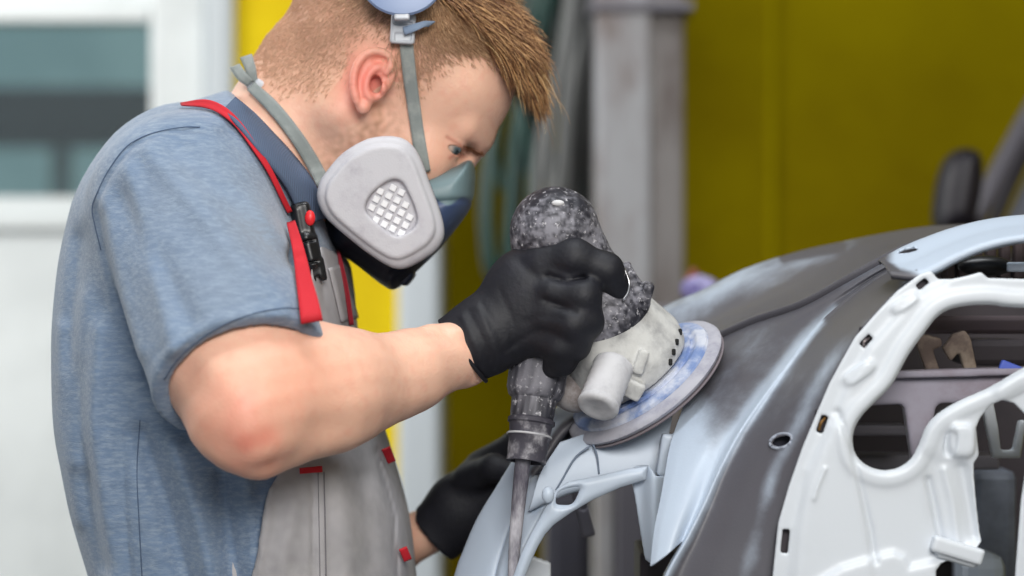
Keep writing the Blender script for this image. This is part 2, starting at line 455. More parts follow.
B.add(cone(P(432, 335, -180), P(468, 330, -160), 8, 7), 10)         # tendon at the wrist
B.add(ell(P(455, 336, -176), (9, 8, 8)), 9)
B.add(cone(P(300, 436, -296), P(392, 398, -215), 15, 13), 22)
B.add(cone(WR, P(535, 305, -140), 30, 36, (0.1, 1, 0), 0.55), 14)
B.add(cone(P(262, 462, -318), P(360, 418, -262), 12, 10), 16)
B.add(ell(P(256, 440, -346), (15, 10, 15)), 14)
B.add(cone(P(226, 372, -330), P(246, 420, -350), 14, 9), 22)
def skin_relief(X, Y, Z): return (0.7 * np.sin(X * .071 + Z * .05) * np.sin(Z * .09 - Y * .06) + 0.35 * np.sin(X * .17 - Z * .11 + 1) * np.sin(Z * .19 + Y * .13)).astype(np.float32)
B.disp((-395, -400, -330), (20, -110, 30), skin_relief)
# ear
earpoly = outline([(367,50),(375,47),(384,50),(392,56),(396,66),(394,78),(388,90),(381,98),(373,102),(369,110),(362,114),(356,108),(351,95),(351,80),(355,66),(360,57)], -100, 48)
def ear_y(X, Z, d):
    return -88 - 0.20 * (P(392, 80, -95)[0] - X) * 1.0
B.add(slab(earpoly, ear_y, 3.4, 3.0, -122, -76), 2.5)
def EP(a, b, dy=0): 
    p = P(a, b, -95); p[1] = ear_y(p[0], 0, 0) + dy; return p
def echain(pts, r, dy, k=2.5):
    q = cr([EP(a, b, dy) for a, b in pts], 16)
    for a, b in zip(q[:-1], q[1:]): B.add(cone(a, b, r, r), k)
echain([(386, 72), (391, 64), (388, 56), (379, 51), (368, 53), (359, 62), (354, 76), (354, 90), (357, 102)], 3.6, -4.5)
echain([(381, 66), (373, 70), (367, 80), (366, 92), (371, 99)], 3.2, -3)
B.add(ell(EP(363, 107, -2), (6, 5, 6)), 3)
B.add(ell(EP(383, 88, -4), (4, 5, 6)), 3)
B.cut(ell(EP(376, 84, -3), (5.5, 12, 9)), 2)
B.cut(ell(EP(379, 60, -5), (7.5, 5, 3.2)), 2)
def skin_col(v):
    px, py = unP(v); y = v[:, 1]
    c = np.tile(lin((238, 191, 167)), (len(v), 1))
    def blend(w, col):
        nonlocal c
        w = np.clip(w, 0, 1)[:, None]; c = c * (1 - w) + lin(col) * w
    near = (y < 20)
    n1 = vnoise(v, 0.035)
    blend(0.25 + 0.4 * n1, (238, 190, 166)); blend(0.3 * vnoise(v, 0.13, 11), (226, 146, 126))
    ear = gs(np.hypot(px - 368, py - 80), 34) * (y < -76)
    blend(1.0 * ear, (233, 138, 124))
    blend(0.7 * gs(np.hypot(px - 250, (py - 430) * 0.8), 42) * (y < -200) * (0.8 + 0.7 * vnoise(v, 0.05, 2)), (224, 126, 108))
    blend(0.4 * gs(np.hypot(px - 300, (py - 375) * 1.4), 60) * (y < -200), (232, 156, 130))
    blend(0.3 * gs(line_d([(192, 372), (205, 430)], px, py), 16) * (y < -150), (214, 140, 118))
    blend(0.25 * gs(np.hypot((px - 450), py - 175), 50) * near, (236, 160, 134))
    # stubble along the jaw and cropped hair at the sides and nape
    stub = gs(line_d([(385, 118), (350, 148), (325, 165)], px, py), 20) * (0.6 + 1.2 * vnoise(v, 0.16, 5))
    blend(0.5 * stub, (176, 132, 108))
    w = hair_mask(px, py)
    blend(np.clip(w, 0, 1) * 0.42 * (0.9 + 0.3 * vnoise(v, 0.2, 9)), (190, 148, 118))
    # brow
    blend(0.45 * gs(line_d([(467, 147), (480, 154), (486, 150)], px, py), 3.2) * near, (150, 96, 72))
    blend(0.6 * gs(line_d([(447, 137), (457, 143), (466, 150)], px, py), 2.0) * near, (168, 92, 78))
    blend(0.6 * gs(line_d([(450, 158), (456, 154), (464, 157)], px, py), 2.0) * near, (196, 112, 96))
    return c
HAIRPOLY = np.array([(285,-60),(540,-60),(530,40),(517,80),(500,66),(478,58),(462,70),(440,84),(426,94),(414,112),(404,100),(398,76),(390,50),(378,44),(366,46),(356,56),(348,72),(338,96),(318,104),(290,100),(262,88),(240,40)], float)
def hair_mask(px, py):
    return 1 / (1 + np.exp(np.clip(poly_sdf(HAIRPOLY, px, py) / 5.0, -30, 30)))
body_o = sculpt('body', body, skin_m, person, skin_col, 2)

# ---- eye
def eye_col(v):
    c = np.tile(lin((190, 172, 162)), (len(v), 1)); e = H(110.5, -76, -46)
    d = np.linalg.norm(v - e, axis=1); c[d < 6.4] = lin((96, 112, 118)); c[d < 3.2] = lin((12, 12, 14)); return c
for sgn in (-1, 1):
    c0 = H(99, -73, 38 * sgn)
    v = []; f = []
    n = 18
    for i in range(n + 1):
        for j in range(24):
            a, b = math.pi * i / n, 2 * math.pi * j / 24
            v.append(c0 + 14.8 * np.array([math.sin(a) * math.cos(b), math.sin(a) * math.sin(b), math.cos(a)]) * (1, 1, 0.93))
    for i in range(n):
        for j in range(24): f.append((i * 24 + j, i * 24 + (j + 1) % 24, (i + 1) * 24 + (j + 1) % 24, (i + 1) * 24 + j))
    mesh_obj('eye', np.array(v), f, eye_m, person, colfn=eye_col)

# ---- T-shirt
T = Field(axis(-480, -20, 3.0), axis(-400, 260, 3.6), axis(-420, 215, 3.0))
back = [(262,90),(237,97),(205,103),(177,105),(151,114),(123,134),(99,165),(83,196),(75,224),(67,262),(62,306),(60,348),(62,420),(70,468),(80,515),(98,576),(114,640),(126,720),(320,720),(390,680),(412,640),(407,570),(400,515),(385,460),(366,400),(350,340),(345,290),(338,250),(325,215),(300,170)]
tors = outline(back, 0, 120)
T.add(pillow(tors, 0, 205, 120, 2.3))
T.add(cone(P(250, 165, -60), P(200, 200, -150), 66, 72), 30)
T.add(cone(P(250, 165, 60), P(200, 200, 170), 66, 72), 30)
# near sleeve
S0 = P(178, 205, -165); S1 = P(243, 366, -285)
slv = cone(S0, P(251, 400, -305), 80, 81)
HN = nrm(np.array([0.30, -0.62, -0.72])); HP = P(243, 372, -296)
def hem_plane(X, Y, Z): return (X - HP[0]) * HN[0] + (Y - HP[1]) * HN[1] + (Z - HP[2]) * HN[2]
def sleeve(X, Y, Z): return np.maximum(slv[0](X, Y, Z), hem_plane(X, Y, Z))
T.add((sleeve, slv[1], slv[2]), 22)
T.add(cone(P(200, 215, 170), P(270, 400, 205), 70, 62), 24)
inner = cone(P(247, 384, -292), P(262, 430, -324), 68, 76)
T.op(inner, 0, 's')
# folds: (polyline px, amplitude, width)
folds = [([(198,127),(160,131),(127,147),(104,178),(92,208)], -3.4, 2.8), ([(96,216),(102,250),(116,300),(138,353),(152,386)], -5, 6),
         ([(100,200),(118,260),(134,310),(150,350)], 4, 9), ([(150,150),(200,200),(250,262),(296,300)], 6.5, 12), ([(176,150),(232,196),(285,262)], -6, 12),
         ([(126,200),(166,262),(205,318)], -5.5, 11), ([(205,165),(262,215),(296,250)], 4.5, 9), ([(128,170),(150,232),(176,300),(190,345)], 5.5, 9),
         ([(222,128),(262,178),(290,228)], -3, 8), ([(170,352),(222,312),(280,298),(316,300)], -1.6, 2.2),
         ([(84,240),(78,340),(90,440),(112,560)], -6, 11), ([(112,330),(104,420),(114,520),(126,600)], 7, 11), ([(140,400),(135,480),(140,576)], -1.8, 2.5),
         ([(152,430),(176,500),(196,576)], -7, 10), ([(185,440),(210,510),(228,590)], 7, 10), ([(230,470),(236,520),(246,590)], -6, 8), ([(256,470),(262,530),(266,600)], 3, 7),
         ([(92,300),(80,380),(84,460)], 4, 10), ([(64,330),(62,420),(80,520)], 3, 9)]
def fold_disp(X, Y, Z):
    s = (DC + Y) / DC
    Xm, Zm = X, Z
    out = np.zeros(np.broadcast(X, Y, Z).shape, np.float32)
    for pts, a, w in folds:
        q = outline(pts, -235 if (pts[0][1] < 360 and pts[-1][1] < 400) else -130)
        out -= (a * gs(line_d(q, X, Z), w)).astype(np.float32) * (Y < -40)
    return out
T.disp((-480, -400, -420), (-20, 0, 215), fold_disp)
# neck opening
cpn = nrm(np.array([0.745, 0, 0.667])); cpp = P(240, 100)
T.F = np.maximum(T.F, ((T.ax[0][:, None, None] - cpp[0]) * cpn[0] + 0 * T.ax[1][None, :, None] + (T.ax[2][None, None, :] - cpp[2]) * cpn[2]).astype(np.float32))
T.op(cone(P(358, 42), P(290, 142), 66, 62), 4, 's')
SB = Field(*T.ax); SB.F = T.F.copy()
def shirt_col(v):
    px, py = unP(v); c = np.tile(lin((108, 129, 157)), (len(v), 1))
    w = np.clip(gs(np.hypot((px - 220) / 1.0, (py - 250)), 95) * (0.6 + 0.9 * vnoise(v, 0.012, 3)), 0, 1)[:, None]
    c = c * (1 - 0.6 * w) + lin((150, 154, 158)) * 0.6 * w
    n = vnoise(v * (1, 1, 4.0), 0.02, 8)[:, None]
    return c * (1 + 0.14 * n)
shirt_o = sculpt('t_shirt', T, shirt_m, person, shirt_col, 2)
def ribbon(name, pts, widths, fld, m, parent, off=1.5, n=60, mm=5, thick=1.6, horiz=None, y0=-500, colfn=None, smooth=4, flat=True):
    """strap laid on the surface of fld; pts (px,py) centre line, widths px"""
    q = cr(np.c_[np.array(pts, float), widths], n)
    d = np.gradient(q[:, :2], axis=0); d /= np.linalg.norm(d, axis=1)[:, None]
    nn = np.c_[-d[:, 1], d[:, 0]]
    g = np.zeros((n, mm, 3)); last = None
    for i in range(n):
        for j in range(mm):
            o = (j / (mm - 1) - 0.5) * q[i, 2]; a, b = q[i, 0] + nn[i, 0] * o, q[i, 1] + nn[i, 1] * o
            h = None
            for F in (fld if isinstance(fld, (list, tuple)) else [fld]):
                t = F.hit(a, b, y0=y0, off=off)
                if t is not None and (h is None or t[1] < h[1]): h = t
            if h is None: h = P(a, b, last if last is not None else 0)
            last = h[1]; g[i, j] = (a, b, h[1])
    yy = g[:, :, 2].copy()
    if flat: yy = np.minimum(yy, yy.min(1)[:, None] + 4.0)
    for _ in range(smooth):
        yy[1:-1] = 0.25 * yy[:-2] + 0.5 * yy[1:-1] + 0.25 * yy[2:]; yy[:, 1:-1] = 0.25 * yy[:, :-2] + 0.5 * yy[:, 1:-1] + 0.25 * yy[:, 2:]
    v = np.array([[P(g[i, j, 0], g[i, j, 1], yy[i, j]) for j in range(mm)] for i in range(n)]).reshape(-1, 3)
    i = np.arange(n - 1)[:, None] * mm; j = np.arange(mm - 1)[None]
    f = np.stack([i + j, i + j + 1, i + mm + j + 1, i + mm + j], -1).reshape(-1, 4)
    return mesh_obj(name, v, f, m, parent, colfn=colfn, mods=(('solid', thick, 0),))
# collar: ribbed band round the neck
ribbon('collar', [(229,104),(246,120),(264,140),(282,161),(298,182),(309,204),(314,222)], [17,20,22,24,25,26,26], [SB, body], rib_m, shirt_o, off=4.5, n=60, mm=9, thick=3.0, smooth=8, flat=False)
seam_t = mat('seam_thread_blue', (78, 96, 122), rough=0.95)
for pts in ([(200,127),(184,127),(160,131),(140,138),(124,149),(108,171),(97,193),(92,208),(95,226),(101,250)], [(164,380),(176,362),(192,346),(222,326),(252,314),(284,308),(312,310)], [(140,420),(137,470),(139,520),(142,576)]):
    ribbon('seam', pts, [0.8] * len(pts), [SB], seam_t, shirt_o, off=0.5, n=60, mm=2, thick=0.5)
# ---- bib overalls
O = Field(axis(-320, 0, 3.0), axis(-300, 220, 3.4), axis(-420, 60, 3.0))
tors2 = tors
pb = pillow(tors2, 0, 205, 120, 2.3)
def bib_fn(X, Y, Z): return pb[0](X, Y, Z) - 8
O.add((bib_fn, pb[1] - 8, pb[2] + 8))
bibp = outline([(322,246),(340,262),(356,300),(380,400),(404,440),(424,500),(440,580),(450,720),(200,720),(232,640),(255,590),(270,545),(274,518),(281,480),(296,452),(310,380),(312,320),(314,280)], -90, 90)
def clipbib(X, Y, Z): return np.broadcast_to(poly_sdf(bibp, X, Z), np.broadcast(X, Y, Z).shape)
O.F = np.maximum(O.F, clipbib(O.ax[0][:, None, None], O.ax[1][None, :, None], O.ax[2][None, None, :]).astype(np.float32))
def bfold(X, Y, Z):
    out = np.zeros(np.broadcast(X, Y, Z).shape, np.float32)
    for pts, a, w in [([(316,470),(318,520),(320,600)], -2.2, 1.8), ([(325,470),(327,520),(329,600)], 1.4, 2.5), ([(372,455),(390,520),(396,590)], -2.2, 2.0),
                      ([(300,500),(286,576)], 3, 8), ([(340,470),(352,540),(350,600)], 3, 10), ([(362,480),(372,560)], -3, 9), ([(277,500),(266,570)], 2, 3)]:
        out -= (a * gs(line_d(outline(pts, -150), X, Z), w)).astype(np.float32) * (Y < 0)
    return out
O.disp((-320, -300, -420), (0, 0, 60), bfold)
def bib_col(v):
    px, py = unP(v); c = np.tile(lin((166, 164, 168)), (len(v), 1))
    return c * (1 + 0.18 * vnoise(v, 0.03, 2)[:, None] + 0.10 * vnoise(v, 0.12, 4)[:, None])
bib_o = sculpt('bib_overalls', O, bib_m, person, bib_col, 1)
# straps
st = ribbon('strap', [(181,104),(205,103.5),(222,110),(238,124),(254,146),(270,171),(284,200),(290,212)], [3, 8, 8.5, 7, 6, 5, 5, 5], SB, red_m, bib_o, off=3, n=70)
st2 = ribbon('strap', [(291,222),(299,252),(304,280),(309,304),(312,322)], [9, 12, 16, 20, 22], SB, red_m, bib_o, off=6.5, n=40)
ribbon('strap', [(300,471),(322,469)], [6, 6], [SB, O], red_m, bib_o, off=6, n=8)
ribbon('piping', [(338,250),(346,285),(352,325)], [3, 4, 4], [SB, O], mat('dark_red_trim', (140, 24, 40), rough=0.7), bib_o, off=2, n=20)
ribbon('side_tab', [(386,448),(392,462)], [9, 8], [O], red_m, bib_o, off=3, n=10)
ribbon('side_tab', [(403,548),(408,560)], [8, 8], [O], red_m, bib_o, off=3, n=10)
bk = SB.hit(308, 240, off=6, dflt=-180); by = bk[1]
def BP(a, b, d=0): return P(a, b, by + d)
bdir = BP(316, 278) - BP(302, 206); bR = basis(bdir)
bo, _ = small('buckle', [(rbox(BP(303, 222), (9.5, 7, 19), bR, 5), 0), (rbox(BP(312, 258), (9, 7, 22), bR, 4), 3), (cone(BP(306, 238, -6), BP(312, 262, -6), 5, 6), 3),
      (rbox(BP(318, 270), (7, 5, 11), bR, 2), 2), (cone(BP(297, 210, -5), BP(301, 232, -5), 3, 3), 2)], black_plastic, bib_o, h=1.2,
      cuts=[(rbox(BP(308, 241, -8), (9, 3, 1.2), bR, 0.5), 0), (rbox(BP(313, 262, -9), (7, 3, 1.2), bR, 0.5), 0), (rbox(BP(319, 281, 0), (2, 9, 5), bR, 0.5), 0)])
rb, _ = small('release_button', [(ell(BP(310, 218, -7), (5, 4, 7.5), None), 0)], mat('red_plastic', (225, 40, 48), rough=0.4), bo, h=0.9)
tube('adjuster_wire', [(311, 278, by - 6), (316, 300, by - 4), (320, 318, by)], 1.2, mat('bright_steel', (200, 200, 205), metal=1, rough=0.3), bib_o, seg=6)
# stitch seams of the bib
for pts in ([(318,472),(319,520),(320,576)], [(324,472),(325,520),(326,576)]):
    ribbon('stitching', pts, [0.8] * 3, [O], mat('grey_thread', (120, 118, 124), rough=0.9), bib_o, off=0.4, n=30, mm=2, thick=0.6)
ribbon('pen_pocket', [(336,266),(342,288),(350,320)], [15, 16, 17], [O, SB], bib_m, bib_o, off=1.5, n=16, colfn=bib_col, flat=False)
# trousers and shoes below the frame
for sgn in (-1, 1):
    tube('trouser_leg', [P(236, 560, 80 * sgn), P(250, 760, 95 * sgn), P(262, 1120, 105 * sgn), P(236, 1560, 115 * sgn), P(232, 1780, 118 * sgn)], [118, 112, 84, 68, 62], bib_m, bib_o, px=False, seg=24, n=30, colfn=bib_col)
    a = P(232, 1800, 118 * sgn)
    s_, _ = small('shoe', [(ell(a + (-10, 0, 0), (52, 44, 40)), 0), (ell(a + (90, 0, -16), (96, 48, 30)), 24), (rbox(a + (60, 0, -38), (130, 48, 12), None, 8), 4)], mat('black_shoe_leather', (24, 22, 22), rough=0.5), person, h=5)

# ---- right glove gripping the sander
G = Field(axis(-90, 130, 1.5), axis(-250, -20, 1.7), axis(-110, 60, 1.5))
def ch(pts, rr, k=6, F=None, flat=None, ff=1):
    q = [P(*p) for p in pts]
    for i in range(len(q) - 1): (F or G).add(cone(q[i], q[i + 1], rr[i], rr[i + 1], flat, ff), k)
G.add(cone(P(458, 350, -150), P(484, 336, -150), 34, 36, (0.1, 1, 0), 0.92), 0)
G.add(cone(P(484, 336, -150), P(535, 300, -150), 36, 43, (0.1, 1, 0), 0.72), 10)
G.add(cone(P(530, 292, -150), P(552, 276, -152), 43, 40, (0.1, 1, 0), 0.66), 12)
G.add(cone(P(520, 322, -150), P(556, 316, -160), 33, 34, (0.1, 1, 0), 0.7), 12)
ch([(545,262,-160),(574,258,-172),(606,270,-170),(617,288,-160)], [20, 17, 15, 12.5], 9)       # index finger
ch([(555,292,-172),(583,296,-182),(587,322,-178),(578,338,-166)], [19, 16, 14.5, 12.5], 8)             # middle
ch([(550,318,-170),(573,324,-184),(574,345,-176),(564,355,-162)], [18, 15.5, 14, 11.5], 8)                 # ring
ch([(538,338,-162),(560,347,-176),(562,362,-168),(552,368,-156)], [16, 14, 12, 10], 7)               # little
ch([(520,300,-110),(548,262,-86),(584,262,-78),(604,276,-84)], [22, 18, 16, 12], 5)                      # thumb on the far side
G.F = np.maximum(G.F, (lambda X, Y, Z, c=P(462, 352, -150), n=nrm(P(462, 352, -150) - P(530, 300, -150)): (X - c[0]) * n[0] + (Y - c[1]) * n[1] + (Z - c[2]) * n[2])(G.ax[0][:, None, None], G.ax[1][None, :, None], G.ax[2][None, None, :]).astype(np.float32))
def gf(X, Y, Z):
    o = np.zeros(np.broadcast(X, Y, Z).shape, np.float32)
    for pts, a, w in [([(470,312),(486,345),(494,372)], -1.1, 3), ([(482,304),(500,335),(506,360)], -0.9, 3), ([(500,290),(512,318),(514,345)], -0.8, 3), ([(478,306),(493,340),(500,364)], 0.7, 2.5), ([(540,330),(520,340),(506,350)], -1.0, 3), ([(560,318),(540,316),(524,322)], -0.8, 3),
                      ([(584,278),(566,282),(548,276)], -3.0, 3), ([(574,312),(560,306),(545,300)], -2.0, 3), ([(520,262),(536,278),(560,282)], -1.6, 5), ([(462,316),(478,350),(486,376)], 1.3, 3)]:
        o -= (a * gs(line_d(outline(pts, -170), X, Z), w)).astype(np.float32) * (Y < -150)
    return o
G.disp((-90, -250, -110), (130, -150, 60), gf)
sculpt('glove', G, glove_m, person, None, 2)
# rolled cuff
def cuff(name, c, ax, r, ry, rr):
    ax = nrm(ax); e1 = nrm(np.cross(ax, ydir)); e2 = np.cross(ax, e1)
    pts = [c + e1 * r * math.cos(t) + e2 * ry * math.sin(t) for t in np.linspace(0, 2 * math.pi, 25)]
    return tube(name, pts, rr, glove_m, body_o.parent, px=False, seg=8, n=60, cap=False)
cuff('glove_cuff', P(463, 351, -150), P(530, 300, -150) - P(462, 352, -150), 35.5, 32, 2.0)
# ---- left glove holding the fender
Lh = Field(axis(-100, 75, 2), axis(0, 150, 2.2), axis(-310, -110, 2))
ch([(438,532,85),(462,508,78),(492,486,70)], [33, 36, 34], 8, Lh, (0, 1, 0), 0.75)
ch([(485,470,72),(520,446,56),(548,440,30)], [22, 17, 13], 8, Lh)
ch([(492,492,72),(532,470,58),(556,460,32)], [20, 16, 12], 5, Lh)
ch([(490,512,72),(530,496,60),(552,486,34)], [19, 15, 12], 5, Lh)
ch([(482,530,72),(518,520,62),(540,512,40)], [17, 13, 11], 5, Lh)
ch([(470,480,62),(494,468,30),(516,476,14)], [18, 14, 12], 6, Lh)
nL = nrm(P(428, 540, 85) - P(485, 492, 72)); cL = P(433, 537, 85)
Lh.F = np.maximum(Lh.F, ((Lh.ax[0][:, None, None] - cL[0]) * nL[0] + (Lh.ax[1][None, :, None] - cL[1]) * nL[1] + (Lh.ax[2][None, None, :] - cL[2]) * nL[2]).astype(np.float32))
sculpt('glove', Lh, glove_m, person, None, 2)
# ---- hair: strands rooted on the scalp
def strands(roots, dirs, lens, wid, cols, seg=5, droop=0.0, curl=0.15):
    n = len(roots); V = np.zeros((n, seg + 1, 3, 3)); 
    p = roots.copy(); d = dirs.copy()
    for i in range(seg + 1):
        e1 = np.cross(d, np.array([0.3, 0.9, 0.2])); e1 /= np.linalg.norm(e1, axis=1)[:, None] + 1e-9; e2 = np.cross(d, e1)
        w = wid * (1 - 0.75 * (i / seg) ** 2)
        for k in range(3):
            a = 2 * math.pi * k / 3; V[:, i, k] = p + w[:, None] * (math.cos(a) * e1 + math.sin(a) * e2)
        p = p + d * (lens / seg)[:, None]
        d = d + np.array([0, 0, -1.0]) * droop / seg + np.random.normal(0, curl / seg, d.shape); d /= np.linalg.norm(d, axis=1)[:, None]
        if bodyF is not None:                       # keep strands outside the head ellipsoid
            q = p - HC; l = np.stack([q @ fdir - 8, q @ ydir, q @ udir + 4], 1) / np.array([120, 90, 91]); r = np.linalg.norm(l, axis=1)
            m = r < 1; p[m] = p[m] + (q[m] * (1 / r[m] - 1)[:, None]) * 0.9
    v = V.reshape(-1, 3); b = (np.arange(n) * (seg + 1) * 3)[:, None, None]
    i = (np.arange(seg) * 3)[None, :, None]; k = np.arange(3)[None, None]; k2 = (k + 1) % 3
    f = np.stack([b + i + k, b + i + k2, b + i + 3 + k2, b + i + 3 + k], -1).reshape(-1, 4)
    c = np.repeat(cols, (seg + 1) * 3, axis=0)
    return v, f, c
bodyF = body
bme = body_o.data; nvb = len(bme.vertices)
bco = np.empty(nvb * 3, np.float32); bme.vertices.foreach_get('co', bco); bco = bco.reshape(-1, 3).astype(float); bco[:, 2] -= Z0; bco /= U
bno = np.empty(nvb * 3, np.float32); bme.vertices.foreach_get('normal', bno); bno = bno.reshape(-1, 3).astype(float)
rel = bco - HC; bfu = np.stack([rel @ fdir, rel @ ydir, rel @ udir], 1)
bpx, bpy_ = bco[:, 0] + 512, 288 - bco[:, 2]
hd_ok = (bpx > 225) & (bpy_ < 150)
def head_pts(n, a0, a1, a2, a3, reg):
    """random points on the head surface whose (f, u, y) obey reg"""
    m = np.nonzero(hd_ok)[0]; m = m[reg(bfu[m, 0], bfu[m, 2], bfu[m, 1])]
    i = np.random.choice(m, n); p = bco[i] + np.random.normal(0, 1.3, (n, 3)); nn = bno[i]
    p = p - nn * ((p - bco[i]) * nn).sum(1)[:, None]
    return p, nn, bfu[i]
def hair_cols(n, base, hi, ph):
    t = np.random.rand(n)[:, None] ** 2.4; c = lin(base) * (1 - t) + lin(hi) * t
    return c * (0.75 + 0.5 * np.random.rand(n)[:, None])
VV = []; FF = []; CC = []; off = 0
def push(vfc):
    global off
    v, f, c = vfc; VV.append(v); FF.append(f + off); CC.append(c); off += len(v)
# long top, swept forward and over the forehead
def top_reg(f, u, y): return (u > 44 - 0.12 * f) & (f < 108 - 0.004 * y * y) & (f > -95)
r, nn, a = head_pts(12000, 0, 0, 0, 0, top_reg)
jit = np.random.normal(0, 0.13, r.shape)
d = fdir * 1.0 + nn * (0.12 + 0.2 * np.random.rand(len(r))[:, None]) + jit; d /= np.linalg.norm(d, axis=1)[:, None]
ln = np.random.uniform(20, 44, len(r)) * np.clip(0.6 + (a[:, 0] + 60) / 200, 0.6, 1.15)
push(strands(r, d, ln, np.random.uniform(0.35, 0.6, len(r)), hair_cols(len(r), (94, 55, 34), (232, 184, 130), 0), 7, 0.7, 0.45))
# fringe falling past the forehead
def fr_reg(f, u, y): return (f > 74) & (u > 12 + 0.004 * y * y) & (u < 80) & (f < 124)
r, nn, a = head_pts(6500, 0, 0, 0, 0, fr_reg)
d = fdir * 1.0 + nn * 0.22 - udir * 0.05 + np.random.normal(0, 0.13, r.shape); d /= np.linalg.norm(d, axis=1)[:, None]
push(strands(r, d, np.random.uniform(24, 58, len(r)), np.random.uniform(0.35, 0.6, len(r)), hair_cols(len(r), (80, 44, 26), (226, 172, 114), 0), 8, 1.7, 0.5))
r2, n2, a2 = head_pts(260, 0, 0, 0, 0, fr_reg)
d2 = fdir * 1.0 + n2 * 0.2 + np.random.normal(0, 0.18, r2.shape); d2 /= np.linalg.norm(d2, axis=1)[:, None]
push(strands(r2, d2, np.random.uniform(55, 82, len(r2)), np.random.uniform(0.25, 0.4, len(r2)), hair_cols(len(r2), (120, 82, 52), (240, 204, 150), 0), 9, 2.3, 0.7))
# clipped sides and nape
def side_reg(f, u, y):
    p = HC + f[:, None] * fdir + y[:, None] * ydir + u[:, None] * udir
    px, py = p[:, 0] + 512, 288 - p[:, 2]
    return (poly_sdf(HAIRPOLY, px, py) < -3 + 7 * np.random.normal(size=len(px)) - 30 * (np.random.rand(len(px)) ** 2) * (u < 10)) & (u < 60)
r, nn, a = head_pts(52000, 0, 0, 0, 0, side_reg)
ff = a[:, 0]; t = np.clip((ff + 20) / 90, 0, 1)[:, None]
fl = fdir * t * 1.0 - udir * (0.85 - 0.6 * t) - fdir * (1 - t) * 0.15
d = fl * 0.9 + nn * 0.14 + np.random.normal(0, 0.12, r.shape); d /= np.linalg.norm(d, axis=1)[:, None]
ln = np.random.uniform(2.0, 4.5, len(r)) + np.clip((a[:, 2] + 10) / 80, 0, 1) * 18
hc1 = hair_cols(len(r), (140, 102, 72), (224, 186, 146), 0); lowf = np.clip((20 - a[:, 2]) / 60, 0, 0.75)[:, None]
hc1 = hc1 * (1 - lowf) + lin((214, 172, 146)) * lowf
push(strands(r + nn * 0.1, d, ln, np.random.uniform(0.14, 0.28, len(r)), hc1, 3, 0.1, 0.25))
hv = np.vstack(VV); hf = np.vstack(FF); hc = np.vstack(CC)
tag(mesh_obj('hair', hv, hf, hair_m, person, colfn=lambda v: hc), kind='stuff')
# eyebrow and lashes
def tuft(name, pts, n, ln, w, d0):
    V = []; F = []; C = []; o = 0
    q = cr(np.array(pts, float), n)
    R = []; 
    for i in range(n):
        h = body.hit(q[i, 0] + random.gauss(0, 1.4), q[i, 1] + random.gauss(0, 1.2), off=0.2, step=1.0)
        if h is not None: R.append(h)
    R = np.array(R); d = np.tile(nrm(d0), (len(R), 1)) + np.random.normal(0, 0.25, (len(R), 3)); d /= np.linalg.norm(d, axis=1)[:, None]
    global bodyF
    v, f, c = strands(R, d, np.full(len(R), ln), np.full(len(R), w), hair_cols(len(R), (92, 56, 36), (130, 86, 56), 0), 3)
    mesh_obj(name, v, f, hair_m, person, colfn=lambda _v: c)
tuft('eyebrow', [(464,146),(474,151),(482,154)], 70, 5, 0.3, fdir * 0.6 - udir * 0.2 + ydir * -0.5)
tuft('eyelashes', [(458,151),(462,153),(466,155)], 12, 4, 0.2, fdir * 1.0 + ydir * -0.5 - udir * 0.4)
# =================================================================== RESPIRATOR
resp = empty('respirator', 'half face respirator with a white filter strapped over the man\'s nose and mouth', 'respirator')
shell_m = mat('filter_plastic', (192, 191, 197), rough=0.5, col2=(164, 160, 170), nscale=45, nlo=0.45, nhi=0.85, bump=0.15, bscale=700)
face_m = mat('facepiece_rubber', attr=True, rough=0.45, col2=(150, 158, 165), nscale=60, nlo=0.58, nhi=0.95)
strap_m = mat('grey_elastic', (136, 143, 142), rough=0.9, col2=(164, 168, 166), nscale=60, nlo=0.4, nhi=0.8, bump=0.5, bscale=1600)
clip_m = mat('milky_plastic', (188, 192, 200), rough=0.35)
blue_pl = mat('pale_blue_plastic', (124, 142, 178), rough=0.4)
fp = outline([(338,196),(372,186),(400,180),(430,172),(455,166),(471,160),(475,172),(474,192),(471,206),(461,222),(440,248),(418,270),(396,289),(384,286),(358,266),(334,248),(326,230),(328,208)], 0, 90)
def face_col(v):
    px, py = unP(v); c = np.tile(lin((112, 134, 140)), (len(v), 1))
    e = py - (200 + 4 * np.sin(px * 0.2)); w = np.clip(e / 2.5, 0, 1)[:, None]; c = c * (1 - w) + lin((66, 82, 116)) * w
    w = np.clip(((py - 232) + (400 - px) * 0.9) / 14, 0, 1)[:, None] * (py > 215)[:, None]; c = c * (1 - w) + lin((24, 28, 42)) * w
    return c
fo, FPF = small('facepiece', [(pillow(fp, 0, 64, 26, 2.4), 0)], face_m, resp, h=1.8, colfn=face_col, it=2,
    disp=lambda X, Y, Z: (1.6 * gs(line_d(outline([(400,206),(440,203),(474,200)], -30), X, Z), 2.0) + 1.5 * gs(line_d(outline([(432,240),(410,262),(388,276)], -40), X, Z), 2.5)).astype(np.float32))
small('exhale_valve', [(rbox(P(398, 270, 0), (17, 30, 9), basis((0.62, 0, 0.78)), 4), 0)], mat('dark_blue_plastic', (38, 46, 66), rough=0.4), resp, h=1.8)
cy = -112
car_out = outline([(352,147),(368,139),(386,136),(402,138),(413,146),(421,160),(429,182),(438,206),(443,224),(443,238),(436,250),(424,259),(409,267),(398,269),(386,265),(366,252),(346,236),(328,220),(320,208),(317,196),(320,182),(328,170),(340,156)], cy, 120)
ctr = car_out.mean(0)
def shr(k): return ctr + (car_out - ctr) * k
